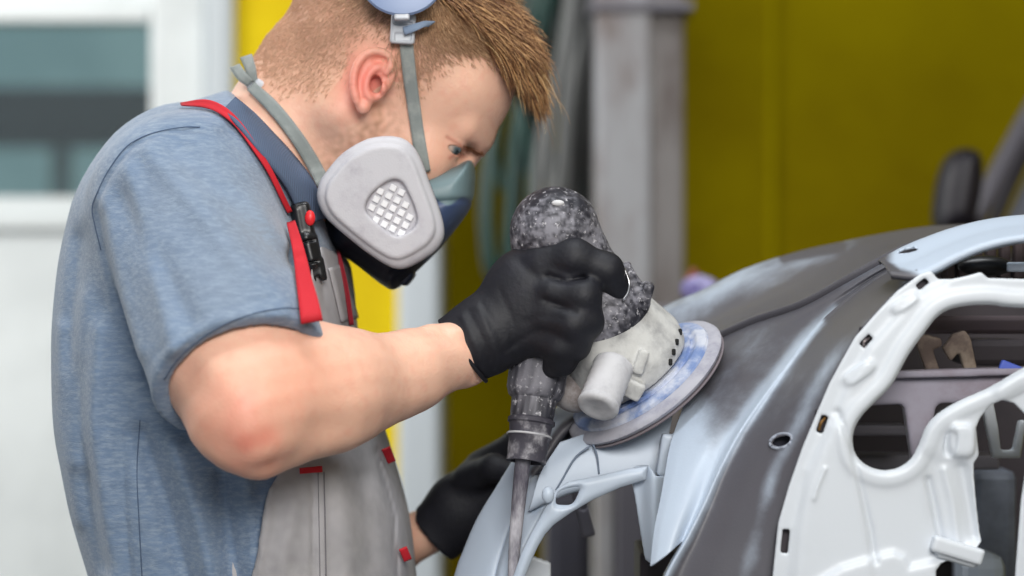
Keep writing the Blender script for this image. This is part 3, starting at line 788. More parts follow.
wdw = outline([(366,203),(372,193),(384,183),(394,179),(402,182),(408,192),(414,206),(417,218),(414,227),(404,234),(395,236),(386,231),(374,221),(366,212)], cy - 12, 60)
def tilt(X, Z): return 0.10 * (X - ctr[0]) - 0.06 * (Z - ctr[1])
Fc = Field(axis(ctr[0] - 85, ctr[0] + 85, 1.2), axis(-150, -62, 1.2), axis(ctr[1] - 85, ctr[1] + 85, 1.2))
Fc.add(slab(car_out, lambda X, Z, d: cy + 9 + tilt(X, Z), 15, 9, -170, -60), 0)
Fc.add(slab(shr(0.86), lambda X, Z, d: cy - 5.5 + tilt(X, Z), 4.5, 3.5, -170, -60), 2.5)
Fc.cut(slab(wdw, lambda X, Z, d: cy - 12 + tilt(X, Z), 10, 3, -170, -60), 2.5)
cart = sculpt('filter_cartridge', Fc, shell_m, resp, None, 1)
grey_mesh = mat('filter_mesh_grey', (150, 140, 146), rough=0.8)
g = slab(shr(0.6), lambda X, Z, d: cy + 1 + tilt(X, Z), 1.5, 1, -170, -60)
small('grille_backing', [((g[0], np.array([ctr[0] - 50, -125, ctr[1] - 50]), np.array([ctr[0] + 50, -95, ctr[1] + 50])), 0)], grey_mesh, cart, h=2)
gx, gz = wdw.mean(0); ang = math.radians(-28); ex = np.array([math.cos(ang), math.sin(ang)]); ez = np.array([-ex[1], ex[0]]); proto = None
wsm = mat('grille_white', (232, 232, 236), rough=0.4)
for i in range(-4, 5):
    for j in range(-4, 5):
        c = np.array([gx, gz]) + ex * i * 9.0 + ez * j * 8.6
        if poly_sdf(wdw, np.array(c[0]), np.array(c[1])) < -1.5:
            ps = ctr
            v, f = box_mesh((-3.3, -1.5, -3.1), (3.3, 1.5, 3.1)); v = np.array(v)
            v = np.c_[v[:, 0] * ex[0] + v[:, 2] * ez[0], v[:, 1], v[:, 0] * ex[1] + v[:, 2] * ez[1]] + (c[0], cy - 3 + tilt(c[0], c[1]), c[1])
            mesh_obj('grille_square', v, f, wsm, cart, smooth=False, mods=[('bevel', 0.8)])
tube('gasket', [(x, cy + 26, z) for x, z in shr(0.93)[::6]] + [(shr(0.93)[0][0], cy + 26, shr(0.93)[0][1])], 3.5, mat('grey_gasket', (120, 122, 130), rough=0.7), cart, px=False, seg=8, n=100, cap=False)
small('cartridge_mount', [(cone(P(385, 215, -72), P(390, 218, -45), 24, 28), 0)], mat('dark_blue_plastic'), resp, h=2.5)
fs = ribbon('front_strap', [(406, 40), (409, 70), (413, 100), (418, 135), (424, 172)], [13.5, 13.5, 13, 13, 13.5], [body], strap_m, resp, off=3.0, n=50)
hb = body.hit(404, 30, off=4)[1]
small('slider_clip', [(rbox(P(403, 29, hb - 6), (12, 4, 14.5), basis((0.06, 0.0, 1)), 3), 0)], clip_m, resp, h=1.0, cuts=[(rbox(P(403, 23, hb - 10), (9, 3, 1.3), None, 0.5), 0), (rbox(P(403, 37, hb - 10), (8, 2, 4), None, 1), 1)])
loft('strap_tail', [[(403, 27, hb - 12), (414, 24, hb - 15), (425, 21, hb - 12), (435, 21, hb - 6)], [(405, 35, hb - 12), (416, 31, hb - 16), (424, 27, hb - 13), (428, 26, hb - 6)]], 16, 4, mat('blue_grey_elastic', (134, 152, 178), rough=0.85), resp, thick=1.4)
cr_c = P(402, -26, -112); nax = nrm((0.02, -1, 0.22))
hc_o = revolve('head_cradle', cr_c, nax, [(40, -6), (42, 0), (40.5, 2.5), (34, 4), (20, 5.5), (0.5, 6)], blue_pl, resp, 56)
small('cradle_hook', [(rbox(P(402, 4, -118), (7.5, 3, 16), basis((0, 0.15, 1)), 2), 0)], clip_m, hc_o, h=1.0, cuts=[(cone(P(402, 3, -130), P(402, 3, -116), 2.4, 2.4), 0)])
ribbon('neck_strap', [(251, 86), (272, 106), (293, 132), (310, 158), (324, 184), (330, 196)], [11, 13, 13.5, 14, 14, 14], [body, SB], strap_m, resp, off=4.5, n=50)
nb = -34
small('neck_buckle', [(rbox(P(251, 86, nb), (4, 8, 9), basis((-0.5, 0, 0.8)), 2), 0), (rbox(P(259, 86, nb - 8), (5, 6, 6), basis((0.5, 0, 0.8)), 2), 0)], clip_m, resp, h=1)
loft('strap_tail', [[(247, 86, nb - 12), (238, 80, nb - 15), (230, 68, nb - 12)], [(253, 80, nb - 12), (247, 74, nb - 15), (240, 64, nb - 12)]][::1], 14, 4, strap_m, resp, thick=1.4)
loft('strap_tail', [[(247, 82, nb - 8), (245, 70, nb - 10), (240, 58, nb - 8)], [(258, 82, nb - 8), (256, 68, nb - 10), (252, 54, nb - 8)]], 14, 4, strap_m, resp, thick=1.4)

# =================================================================== SANDER
sander = empty('disc_sander', 'dusty black and white orbital disc sander gripped in the gloved hand', 'sander')
dust_black = mat('dusty_black_rubber', (40, 40, 50), attr=True, rough=0.6, col2=(206, 204, 210), nscale=240, nlo=0.56, nhi=0.74, detail=4, bump=0.3, bscale=400, rough2=0.95)
dust_white = mat('dusty_grey_housing', (198, 198, 196), rough=0.8, col2=(138, 138, 140), nscale=48, nlo=0.36, nhi=0.78, detail=9, bump=0.3, bscale=350)
pad_m = mat('dusty_foam_pad', (172, 172, 182), rough=0.9, col2=(140, 140, 156), nscale=40, nlo=0.4, nhi=0.7, bump=0.3)
ring_m = mat('dusty_blue_plate', (112, 134, 180), rough=0.8, col2=(196, 200, 212), nscale=26, nlo=0.38, nhi=0.62, detail=9)
def dust_col(v):
    n = np.clip(0.45 + 0.8 * vnoise(v, 0.03, 1) + 0.8 * vnoise(v, 0.17, 6) + 0.5 * vnoise(v, 0.4, 3), 0, 1)[:, None] ** 1.8
    return lin((30, 30, 40)) * (1 - n) + lin((128, 127, 136)) * n
SN = nrm(np.array([-0.56, -0.33, 0.75])); SC = P(647, 386, -90)
revolve('sanding_pad', SC, SN, [(60, 0), (83, 0), (86, 2), (87.5, 5), (86, 8), (82, 10), (76, 11.5), (72, 12), (40, 12)], pad_m, sander, 96)
revolve('sanding_disc', SC, SN, [(20, -2.2), (86, -2.2), (86.6, -1), (86, 0), (30, 0)], mat('sandpaper', (120, 112, 118), rough=0.95), sander, 96)
bp = revolve('backing_plate', SC, SN, [(40, 10), (77, 11.5), (76, 14.5), (69, 17.5), (66, 17), (64, 15.5), (60, 15.5), (60, 19), (40, 19)], ring_m, sander, 96)
e1 = nrm(np.cross(SN, (0.2, 0.3, 1))); e2 = np.cross(SN, e1)
def SP(a, b, h): return SC + e1 * a + e2 * b + SN * h
Rs = np.array([e1, e2, SN])
hs = Field(axis(0, 215, 1.5), axis(-215, -10, 1.7), axis(-155, 60, 1.5))
hs.add(cone(SC + SN * 40, SC + SN * 76, 60, 52), 0)
hs.F = np.maximum(hs.F, -(((hs.ax[0][:, None, None] - SC[0]) * SN[0] + (hs.ax[1][None, :, None] - SC[1]) * SN[1] + (hs.ax[2][None, None, :] - SC[2]) * SN[2]) - 21).astype(np.float32))
hs.add(cone(P(624, 350, -140), P(612, 368, -150), 20, 19), 8)
hs.add(rbox(P(628, 386, -160), (15, 8, 9), basis((0.5, -0.3, 0.9)), 3), 3)
hs.add(rbox(P(641, 362, -164), (5, 4, 12), basis((0.3, 0.0, 0.9)), 2), 2)
hs.F = np.maximum(hs.F, -(((hs.ax[0][:, None, None] - SC[0]) * SN[0] + (hs.ax[1][None, :, None] - SC[1]) * SN[1] + (hs.ax[2][None, None, :] - SC[2]) * SN[2]) - 17).astype(np.float32))
hous = sculpt('housing', hs, dust_white, sander, None, 2)
# vent slots near the right edge
for k in range(4):
    p = hs.hit(680 - 3.2 * k, 332 + 10 * k, off=0.2)
    if p is not None: small('vent_slot', [(rbox(p, (2, 2.2, 3.2), None, 1), 0)], mat('slot_black', (14, 14, 16), rough=0.8), hous, h=0.9)
dpa = P(615, 362, -158); dpb = P(597, 409, -190); dpl = np.linalg.norm(dpb - dpa)
dprof = [(15, 0)] + [(18.6 + (0.7 if k % 2 else 0), dpl * (0.06 + 0.8 * k / 12)) for k in range(13)] + [(19.6, dpl * 0.89), (19.8, dpl * 0.94), (18.6, dpl * 0.98), (16, dpl), (12, dpl * 0.985), (0.5, dpl * 0.98)]
revolve('dust_port', dpa, dpb - dpa, dprof, mat('dusty_pale_plastic', (196, 196, 200), rough=0.8, col2=(150, 150, 156), nscale=36, nlo=0.4, nhi=0.8), sander, 40)
rub, RF = small('grip', [(cone(P(600, 316, -122), P(603, 326, -118), 50, 47), 0), (cone(P(598, 300, -124), P(583, 256, -134), 38, 27), 16), (ell(P(555, 230, -140), (42, 39, 41)), 12),
       (cone(P(551, 240, -140), P(542, 264, -138), 32, 28), 14), (rbox(P(560, 221, -138), (26, 34, 24), basis((0.3, 0, 1)), 18), 8)], dust_black, sander, h=1.6, it=2, colfn=dust_col,
       disp=lambda X, Y, Z: (1.2 * gs(line_d(outline([(530,262),(548,246),(562,236),(572,216),(574,200),(566,190)], -170), X, Z), 2.2) + 1.0 * gs(line_d(outline([(606,252),(626,280),(648,300)], -160), X, Z), 2.0) + 1.4 * gs(line_d(outline([(585,301),(592,312),(604,321),(616,322),(630,316)], -165), X, Z), 2.4)).astype(np.float32) * (Y < -120))
nplate = P(558, 203, RF.hit(558, 203)[1])
small('badge', [(ell(nplate + (0, -0.5, 0), (6, 2.5, 3)), 0)], mat('badge_white', (205, 205, 208), rough=0.4), rub, h=0.7)
small('switch_lever', [(cone(P(622, 272, -140), P(640, 300, -148), 12, 11, (0.6, 0, -.5), 0.5), 0), (rbox(P(646, 296, -150), (5, 8, 13), basis((0.25, -0.2, 0.9)), 2), 3)], dust_black, sander, h=1.3, colfn=dust_col)
# scraped edge of the grip, metal clip
tube('clip_wire', [(624, 268, -168), (629, 282, -172), (628, 292, -172), (623, 300, -172)], 1.3, mat('bright_steel', (200, 200, 205), metal=1, rough=0.3), sander, seg=6)
small('shroud', [(cone(P(555, 378, -100), P(575, 392, -110), 24, 20), 0)], mat('dusty_brown_plastic', (132, 122, 120), rough=0.8, col2=(170, 165, 165), nscale=40), sander, h=2)
# hose swivel, hose
ha = P(545, 318, -122); hb2 = P(526, 462, -150); hd = hb2 - ha; hl = np.linalg.norm(hd)
def HQ(t): return ha + hd * t
revolve('hose_swivel', ha, hd, [(18, 0), (27, 8), (28, hl * .30), (27.5, hl * .50), (25, hl * .55), (21.5, hl * .57), (20.5, hl * .70)], dust_black, sander, 40, colfn=dust_col)
revolve('swivel_collar', ha, hd, [(16, hl * .69), (20.8, hl * .70), (22.4, hl * .71), (22.4, hl * .735), (20.5, hl * .745), (19.5, hl * .80), (20.8, hl * .81), (20.8, hl * .83), (19.5, hl * .84), (18.5, hl * .97), (19, hl * 1.0), (15, hl * 1.0), (14, hl * .93), (1, hl * .92)], mat('dusty_grey_collar', (62, 60, 70), rough=0.7, col2=(190, 188, 194), nscale=36, nlo=0.46, nhi=0.7, detail=10), sander, 40)
tube('hose', [(524, 450, -148), (521, 480, -150), (516, 530, -152), (513, 580, -154), (511, 700, -170), (505, 1000, -190), (490, 1500, -200), (430, 1990, -240)], [7.6, 7.2, 6, 5, 5, 5, 5, 5], mat('dusty_hose', (70, 66, 80), rough=0.7, col2=(200, 198, 206), nscale=22, nlo=0.42, nhi=0.66, detail=10, stretch=(1, 1, 0.35)), sander, seg=16, n=120)

for t_ in (0.72, 0.82):
    tube('collar_ring', [HQ(t_) + 20.6 * (math.cos(t) * nrm(np.cross(hd, ydir)) + math.sin(t) * nrm(np.cross(hd, np.cross(hd, ydir)))) for t in np.linspace(0, 2 * math.pi, 30)], 1.1, mat('dusty_pale_plastic'), sander, px=False, seg=6, n=60, cap=False)
# =================================================================== CAR BODY SHELL
carb = empty('car_body_shell', 'stripped car body shell, primed pale blue and white with dark sanded patches', 'car body')
primer = (180, 193, 210); sanded = (84, 83, 90)
sand_m = mat('sanded_primer', primer, rough=0.42, col2=sanded, nscale=14, nlo=0.2, nhi=0.9, detail=12, mask=0.9, bump=0.12, bscale=500, spec=0.45, rough2=0.46, stretch=(1, 1, 1))
prim_m = mat('pale_primer', (186, 198, 214), rough=0.42, col2=(172, 185, 202), nscale=8, nlo=0.4, nhi=0.8, bump=0.05)
white_m = mat('white_sealed_steel', (206, 212, 220), rough=0.38, col2=(194, 200, 208), nscale=10, nlo=0.45, nhi=0.85, bump=0.06, bscale=300, spec=0.5)
dark_m = mat('cavity_shade', (34, 31, 38), rough=0.7, col2=(54, 48, 54), nscale=5)  # near-black tone standing for the shade inside the shell
def yp(px, py, off=15):
    dx, dz = px - 648, 385 - py; return -90 + off + 220 * math.tanh((-1.7 * dx + 2.27 * dz) / 260)
def cut_holes(holes):
    """move grid points onto the rims of the oval holes; marks the inside"""
    def ed(g):
        v = g.reshape(-1, 3); 
        for (a, b, ra, rb, an) in holes:
            px, py = unP(v); c, s = math.cos(an), math.sin(an); x = ((px - a) * c + (py - b) * s) / ra; y = (-(px - a) * s + (py - b) * c) / rb
            r = np.hypot(x, y); m = (r < 1.0) & (r > 0.45); k = np.where(m, 1 / np.maximum(r, 1e-6), 1)
            nx, ny = a + ((px - a) * k), b + ((py - b) * k); sc_ = (DC + v[:, 1]) / DC
            v[m, 0] = ((nx - 512) * sc_)[m]; v[m, 2] = ((288 - ny) * sc_)[m]
        return v.reshape(g.shape)
    return ed
def drop_faces(o, holes):
    import bmesh
    bm = bmesh.new(); bm.from_mesh(o.data); rm = []
    for f in bm.faces:
        c = f.calc_center_median(); v = np.array([[c.x, c.y, c.z - Z0]]) / U; px, py = unP(v)
        for (a, b, ra, rb, an) in holes:
            cc, s = math.cos(an), math.sin(an); x = ((px[0] - a) * cc + (py[0] - b) * s) / ra; y = (-(px[0] - a) * s + (py[0] - b) * cc) / rb
            if x * x + y * y < 0.97: rm.append(f); break
    bmesh.ops.delete(bm, geom=rm, context='FACES'); bm.to_mesh(o.data); bm.free()
def rail_col(v):
    px, py = unP(v)
    m = np.full(len(v), 0.95)
    m -= 0.62 * gs(line_d([(820,322),(792,358),(764,396),(740,431),(720,468),(703,506),(686,540),(667,574)], px, py), 6)  # painted highlight along the crease
    m -= 0.45 * gs(line_d([(862,322),(820,380),(775,470),(745,576)], px, py), 9) * (0.7 + vnoise(v, 0.02, 4))  # painted reflection streak down the rail
    m -= 0.9 * np.clip((px - 893) / 26, 0, 1)
    m -= 0.45 * np.clip(1 - py / 262, 0, 1) * 10 * (py < 270)
    return np.c_[m, m, m]
L0 = [(932,270),(920,274),(897,291),(878,311),(855,337),(842,360),(829,384),(817,412),(802,448),(789,485),(778,523),(773,560),(768,640)]
L1 = [(905,261),(880,275),(850,296),(820,322),(792,358),(764,396),(740,431),(720,468),(703,506),(686,540),(667,574),(640,640)]
L0y = [(a, b, -280 + 14 * max(0, (330 - b) / 60)) for a, b in L0]
L1y = [(a, b, yp(a, b) + 25) for a, b in L1]
def mixc(A, B_, t, dy):
    a = cr([P(*q) for q in A], 40); b = cr([P(*q) for q in B_], 40); m = a * (1 - t) + b * t; m[:, 1] += dy; 
    return m
def units(A): return [P(*q) for q in A]
rail_hole = [(781, 441, 11, 6.5, math.radians(-18))]
hole_edit = cut_holes(rail_hole)
rail = loft('side_rail', [units([(a + 2, b + 1, y + 8) for a, b, y in L0y]), units(L0y), mixc(L0y, L1y, 0.25, -1), mixc(L0y, L1y, 0.55, 1), mixc(L0y, L1y, 0.85, 9), units(L1y), [q + np.array([-3, 14, -3]) for q in units(L1y)]],
     420, 110, sand_m, carb, rail_col, px=False, edit=hole_edit, thick=2.0, off=-1)
drop_faces(rail, rail_hole)
rv = np.empty(len(rail.data.vertices) * 3, np.float32); rail.data.vertices.foreach_get('co', rv); rv = rv.reshape(-1, 3).astype(float); rv[:, 2] -= Z0; rv /= U
rpx, rpy = unP(rv); rp = []
for t in np.linspace(0, 2 * math.pi, 25):
    a0, b0 = 781 + 11.3 * math.cos(t) * math.cos(-.31) - 6.8 * math.sin(t) * math.sin(-.31), 441 + 11.3 * math.cos(t) * math.sin(-.31) + 6.8 * math.sin(t) * math.cos(-.31)
    i = np.argmin((rpx - a0) ** 2 + (rpy - b0) ** 2); rp.append((a0, b0, rv[i, 1] - 0.3))
tube('hole_rim', rp, 1.5, mat('rim_primer', (150, 156, 170), rough=0.5), rail, seg=8, n=80, cap=False)
c0_ = P(783, 442, -240); small('hole_shade_blob', [(ell(c0_, (16, 4, 12)), 0)], mat('deep_blue_dark', (12, 12, 40), rough=0.6), rail, h=1.5)  # dark solid behind the hole, standing for its shaded depth
# cowl side between the crease and the gap
E = [(882,262),(844,283),(799,307),(752,322),(716,338),(696,372),(680,415),(670,445),(665,472),(660,500),(654,530),(650,566)]
Ey = [(a, b, yp(a, b) + 25) for a, b in E]
L1t = [q for q in L1y if q[1] < 541] 
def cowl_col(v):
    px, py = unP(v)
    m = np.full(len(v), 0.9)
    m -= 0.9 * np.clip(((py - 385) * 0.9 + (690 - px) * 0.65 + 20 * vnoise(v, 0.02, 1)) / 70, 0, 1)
    m -= 0.55 * gs(line_d([(835,312),(800,346),(770,385),(745,420),(725,455)], px, py), 8)  # highlight beside the crease, painted into the mask
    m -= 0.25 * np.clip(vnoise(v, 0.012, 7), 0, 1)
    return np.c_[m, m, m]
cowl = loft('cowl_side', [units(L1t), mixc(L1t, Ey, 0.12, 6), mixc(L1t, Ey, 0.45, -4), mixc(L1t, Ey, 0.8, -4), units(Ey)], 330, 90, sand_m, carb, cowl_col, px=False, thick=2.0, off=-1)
# far roof skin
V_ = [(960,236),(915,246),(882,261),(844,282),(799,306),(752,322),(716,338),(690,354),(650,378)]
M_ = [(962,231),(915,240),(872,250),(830,268),(784,290),(738,309),(700,324),(670,338),(630,356)]
K_ = [(966,224),(930,226),(890,232),(850,240),(800,251),(745,269),(700,291),(668,305),(625,330)]
def far_col(v):
    px, py = unP(v)
    m = np.full(len(v), 0.60) + 0.6 * gs(line_d([(785,258),(812,252),(840,247)], px, py), 4.5) - 0.12 * gs(line_d([(690,300),(745,276),(800,258)], px, py), 7) + 0.25 * np.clip((px - 850) / 60, 0, 1)
    m += 0.6 * gs(line_d([(930,243),(870,260),(800,290),(735,322),(700,340)], px, py), 17)
    m += 0.4 * (gs(line_d([(960,228),(900,236)], px, py), 10))
    return np.c_[m, m, m]
loft('roof_skin', [[(a + 1, b + 4, yp(a, b) + 20) for a, b in V_], [(a, b - 1, yp(a, b) + 19) for a, b in V_], [(a, b - 6, yp(a, b) + 24) for a, b in V_], [(a, b, yp(a, b) + 70) for a, b in M_], [(a, b + 4, 60 + 0.1 * (900 - a)) for a, b in K_], [(a, b, 150) for a, b in K_], [(a, b + 6, 260) for a, b in K_], [(a, b + 40, 420) for a, b in K_]], 260, 110, sand_m, carb, far_col, thick=2, off=-1)
# roof rail, white, running off to the right
R0 = [(1180,216),(1100,213),(1024,217),(985,222),(950,231),(915,244),(892,255),(880,262)]
R1 = [(1180,236),(1100,232),(1024,238),(985,246),(955,258),(934,269),(915,276),(890,274)]
slot = [(909, 252, 10, 2.6, math.radians(-10))]
def rr_col(v):
    px, py = unP(v); m = 0.05 + 0.8 * np.clip((px < 900) * (900 - px) / 16, 0, 1) + 0.8 * np.clip((py - 262 - (px - 885) * 0.25) / 8, 0, 1) * (px < 925); return np.c_[m, m, m]
edr = cut_holes(slot)
rro = loft('roof_rail', [[(a, b + 3, -215) for a, b in R0], [(a, b, -235) for a, b in R0], [((a + c) / 2, (b + d) / 2 - 1, -262) for (a, b), (c, d) in zip(R0, R1)], [((a + 2 * c) / 3, (b + 2 * d) / 3, -276) for (a, b), (c, d) in zip(R0, R1)], [(a, b, -294) for a, b in R1], [(a + 2, b + 3, -284) for a, b in R1]], 300, 44, sand_m, carb, rr_col, edit=edr, thick=2, off=-1)
drop_faces(rro, slot)

# ---- white inner panel (one pressing with its openings)
wy = -298
panel = outline([(931,271),(938,279),(952,279),(966,276),(980,272),(987,278),(1024,279),(1110,281),(1200,286),(1200,700),(1010,700),(1014,576),(1020,500),(1026,462),(1030,430),(1024,414),(1013,403),(1001,400),(989,405),(979,418),(975,428),(977,445),(978,455),(973,463),(974,482),(976,505),(979,530),(981,541),(972,551),(958,557),(940,562),(934,570),(940,640),(940,700),(760,700),(768,620),(773,570),(778,523),(789,485),(802,448),(817,412),(829,384),(842,360),(855,337),(878,311),(897,291),(920,274)], wy)
h1 = outline([(1180,312),(1024,308),(990,305),(966,306),(948,310),(936,318),(925,332),(909,354),(892,384),(875,402),(860,418),(853,434),(854,450),(861,461),(873,468),(886,470),(899,467),(911,458),(919,443),(926,426),(938,413),(958,401),(989,387),(1024,367),(1090,335)], wy, 150)
flz = outline(L0, wy)
seams = [([(932,276),(905,293),(886,313),(862,341),(846,366),(836,388),(824,416),(812,450),(800,487),(791,525),(786,562),(780,640)], 3.2, 2.0)]
emb = [([(837,412),(848,440),(858,480),(870,530),(874,560)], 2.5, 3.0), ([(928,480),(934,505),(941,540)], 4, 3.5), ([(944,470),(952,500),(957,540)], -2.5, 4), ([(962,468),(968,500),(974,535)], 4, 5),
       ([(824,468),(816,487),(813,498)], -1.6, 1.8)]
def wyf(X, Z, d):
    y = wy + 0.0 * X
    px, pz = X, Z
    fl = line_d(flz, X, Z)
    y = y - 3.0 * (1 / (1 + np.exp(-np.clip((fl - 15) / 1.6, -20, 20)))) 
    for pts, a, w in emb: y = y + a * gs(line_d(outline(pts, wy), X, Z), w)
    hd_ = poly_sdf(h1, X, Z); y = y - 2.4 / (1 + np.exp(np.clip((hd_ - 14) / 1.3, -20, 20))) + 5 * gs(hd_, 2.6)
    # raised lozenges, box bulge, pocket
    for (a, b, ra, rb, an, amp) in [(858, 373, 15, 6, -0.6, -3.0), (904, 303, 13, 5, -0.6, -2.6), (961, 440, 11, 15, 0.0, -6), (949, 443, 5, 11, 0.15, 4), (1015, 385, 20, 8, -0.5, -2)]:
        c = P(a, b, wy); x = (X - c[0]) * math.cos(an) - (Z - c[2]) * math.sin(an); z = (X - c[0]) * math.sin(an) + (Z - c[2]) * math.cos(an)
        r = (np.abs(x / ra) ** 3 + np.abs(z / rb) ** 3) ** (1 / 3); y = y + amp / (1 + np.exp(np.clip((r - 1) * 12, -20, 20)))
    # stepped lower shelf
    sh = outline([(770,640),(800,590),(840,566),(872,556),(892,551),(903,556),(908,566),(934,560),(960,556),(985,540),(985,700),(760,700)], wy)
    q = poly_sdf(sh, X, Z); y = y - 4.5 / (1 + np.exp(np.clip(q / 1.2, -20, 20)))
    tri = outline([(829,425),(806,470),(797,540),(790,640),(880,640),(858,480),(842,420)], wy)
    q = poly_sdf(tri, X, Z); y = y - 2.6 / (1 + np.exp(np.clip(q / 1.6, -20, 20)))
    lo = outline([(925,455),(960,462),(972,470),(975,540),(940,560),(930,520)], wy)
    q = poly_sdf(lo, X, Z); y = y + 3.5 / (1 + np.exp(np.clip(q / 3, -20, 20)))
    return y
def slots_cut(F):
    for (a, b, hx, hz, an) in [(922, 284, 3.0, 5.5, 0.9), (866, 341, 3.0, 6, 0.75), (822, 424, 3.2, 8, 0.35), (785, 541, 3.2, 10.5, 0.1)]:
        F.cut(rbox(P(a, b, wy), (hx, 20, hz), basis((math.sin(an), 0, math.cos(an))), 1), 0)
WF = Field(axis(205, 600, 1.25, [(480, 600, 4)]), axis(-322, -276, 1.3), axis(-330, 22, 1.25, [(-330, -262, 4)]))
sl = slab(panel, wyf, 1.6, 1.2, -310, -262, holes=[h1])
X_, Z_ = WF.ax[0][:, None], WF.ax[2][None, :]
dd = np.maximum(poly_sdf(panel, X_, Z_), -poly_sdf(h1, X_, Z_)); yy_ = wyf(X_, Z_, dd)
A_ = (dd + 1.2)[:, None, :]; B2_ = np.abs(WF.ax[1][None, :, None] - yy_[:, None, :]) - 2.2 + 1.2
WF.F = (np.sqrt(np.maximum(A_, 0) ** 2 + np.maximum(B2_, 0) ** 2) + np.minimum(np.maximum(A_, B2_), 0) - 1.2).astype(np.float32)
slots_cut(WF)
for (a, b) in [(922, 284), (866, 341), (822, 424), (785, 541)]: small('slot_shade_plate', [(rbox(P(a, b, wy + 9), (7, 1.5, 13), None, 1), 0)], dark_m, carb, h=1.5)  # dark plate behind each slot in place of the shade in it
sculpt('inner_panel', WF, white_m, carb, None, 1)
lipc = mat('brass_clip', (120, 84, 30), rough=0.5)
tube('wire_clip', [(825, 418, wy + 2), (821, 423, wy - 3), (819, 430, wy + 2)], 1.2, lipc, carb, seg=6)
tube('wire_clip', [(869, 338, wy + 2), (864, 342, wy - 3), (864, 347, wy + 2)], 1.2, mat('steel_dull', (150, 140, 140), rough=0.4, metal=0.8), carb, seg=6)
# lower shelf edge bracket
small('latch_bracket', [(rbox(P(957, 550, wy - 9), (23, 7, 7), basis((0.30, 0, 1), (1, 0, -.3)), 2), 0), (rbox(P(956, 557, wy - 4), (19, 7, 5), basis((0.30, 0, 1), (1, 0, -.3)), 4), 2)], white_m, carb, h=1.5)
# ---- inside the openings
beam_m = mat('dusty_crossbeam', (150, 146, 160), rough=0.7, col2=(118, 100, 108), nscale=14, nlo=0.4, nhi=0.75, bump=0.2)
def plate(name, pts, y, th, m, parent, h=2.0, rnd=1.5):
    o = outline(pts, y); return small(name, [((slab(o, lambda X, Z, d: y + 0 * X, th, rnd, y - th - 2, y + th + 2)), 0)], m, parent, h=h)[0]
plate('cross_beam', [(866,374),(900,374),(1040,368),(1120,366),(1120,398),(1000,402),(938,403),(934,408),(926,470),(912,470),(903,408),(900,404),(860,406)], -215, 10, beam_m, carb, h=2.5, rnd=3)
plate('beam_top_flange', [(866,371),(1120,364),(1120,372),(866,379)], -222, 14, beam_m, carb, h=2.2)
small('masking_tape', [(rbox(P(1012, 369, -232), (12, 3, 5), basis((0.4, 0, 1)), 1), 0)], mat('blue_tape', (74, 96, 190), rough=0.6), carb, h=1.5)
tanm = mat('dusty_tan_bracket', (176, 160, 146), rough=0.8, col2=(120, 104, 98), nscale=16)
plate('seat_bracket', [(914,340),(924,334),(940,338),(942,346),(932,350),(942,378),(928,378),(920,356)], -120, 6, tanm, carb, h=2.2)
plate('seat_bracket', [(942,348),(952,334),(964,330),(970,338),(978,378),(966,378),(958,352),(950,362)], -100, 6, tanm, carb, h=2.2)
plate('strut_bracket', [(978,388),(990,388),(998,430),(1000,450),(1012,450),(1018,420),(1026,420),(1020,458),(992,458),(984,420)], -60, 6, white_m, carb, h=2.2)
bx('cabin_shade_sheet', 690, 1200, 300, 720, 330, 350, dark_m, carb)  # upright dark sheet standing for the shaded far side of the cabin
bx('seat_mount', 968, 1030, 340, 366, -40, 60, dark_m, carb, bev=6)
bx('sill_beam', 850, 910, 425, 436, -30, 10, mat('grey_primer_dark', (110, 108, 118), rough=0.6), carb, bev=3)
bx('inner_sill', 845, 1000, 455, 470, 40, 90, mat('grey_primer_dark'), carb, bev=3)
bx('brace', 925, 1100, 316, 334, -10, 10, mat('brown_primer', (92, 80, 86), rough=0.7), carb, bev=4)
bx('inner_wheel_arch', 972, 1018, 470, 700, 120, 240, mat('blue_grey_primer', (120, 128, 142), rough=0.6, col2=(92, 98, 112), nscale=8), carb, bev=10)
bx('wheel_arch_flange', 965, 1008, 555, 700, 40, 110, prim_m, carb, bev=14)
# headliner ribs behind the roof rail
for k in range(9): 
    bx('headliner_rib', 945 + k * 14, 955 + k * 14, 240 + max(0, 22 - k * 7), 280, -160 + k, -140, mat('brown_headliner', (84, 72, 74), rough=0.8), carb, bev=3)
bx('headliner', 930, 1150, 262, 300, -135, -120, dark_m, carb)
small('inner_handle', [(ell(P(985, 266, -190), (26, 12, 10)), 0)], black_plastic, carb, h=2.5)
bx('window_seal', 1008, 1100, 262, 272, -205, -195, prim_m, carb, bev=2)

# ---- fender flanges at the left
A1 = [(590,398),(573,402),(562,407),(547,416),(528,440),(512,466),(498,489),(480,519),(467,549),(457,578),(444,640),(430,720)]
B1 = [(592,414),(580,420),(571,426),(557,441),(542,466),(532,479),(520,505),(511,526),(504,547),(496,576),(484,640),(470,720)]
C1 = [(612,446),(600,446),(588,449),(574,463),(562,480),(553,493),(543,512),(532,532),(522,553),(512,580),(500,640),(486,720)]
fy = lambda a, b: -70 - 0.25 * (b - 400)
def flc(v):
    px, py = unP(v); m = 0.1 + 0.9 * gs(line_d([(580,420),(566,428),(550,448),(534,474)], px, py), 6); return np.c_[m, m, m]  # groove shadow painted in the sanded tone
loft('fender_lip', [[(a, b + 2, fy(a, b) + 40) for a, b in A1], [(a, b, fy(a, b) + 22) for a, b in A1], [((a + c) / 2, (b + d) / 2, fy(a, b) + 2) for (a, b), (c, d) in zip(A1, B1)], [(a, b, fy(a, b) - 6) for a, b in B1], [(a, b, fy(a, b) + 26) for a, b in B1]], 160, 40, sand_m, carb, flc, thick=2, off=-1)
G1 = [(a + 3, b + 2, fy(a, b) + 26) for a, b in B1]
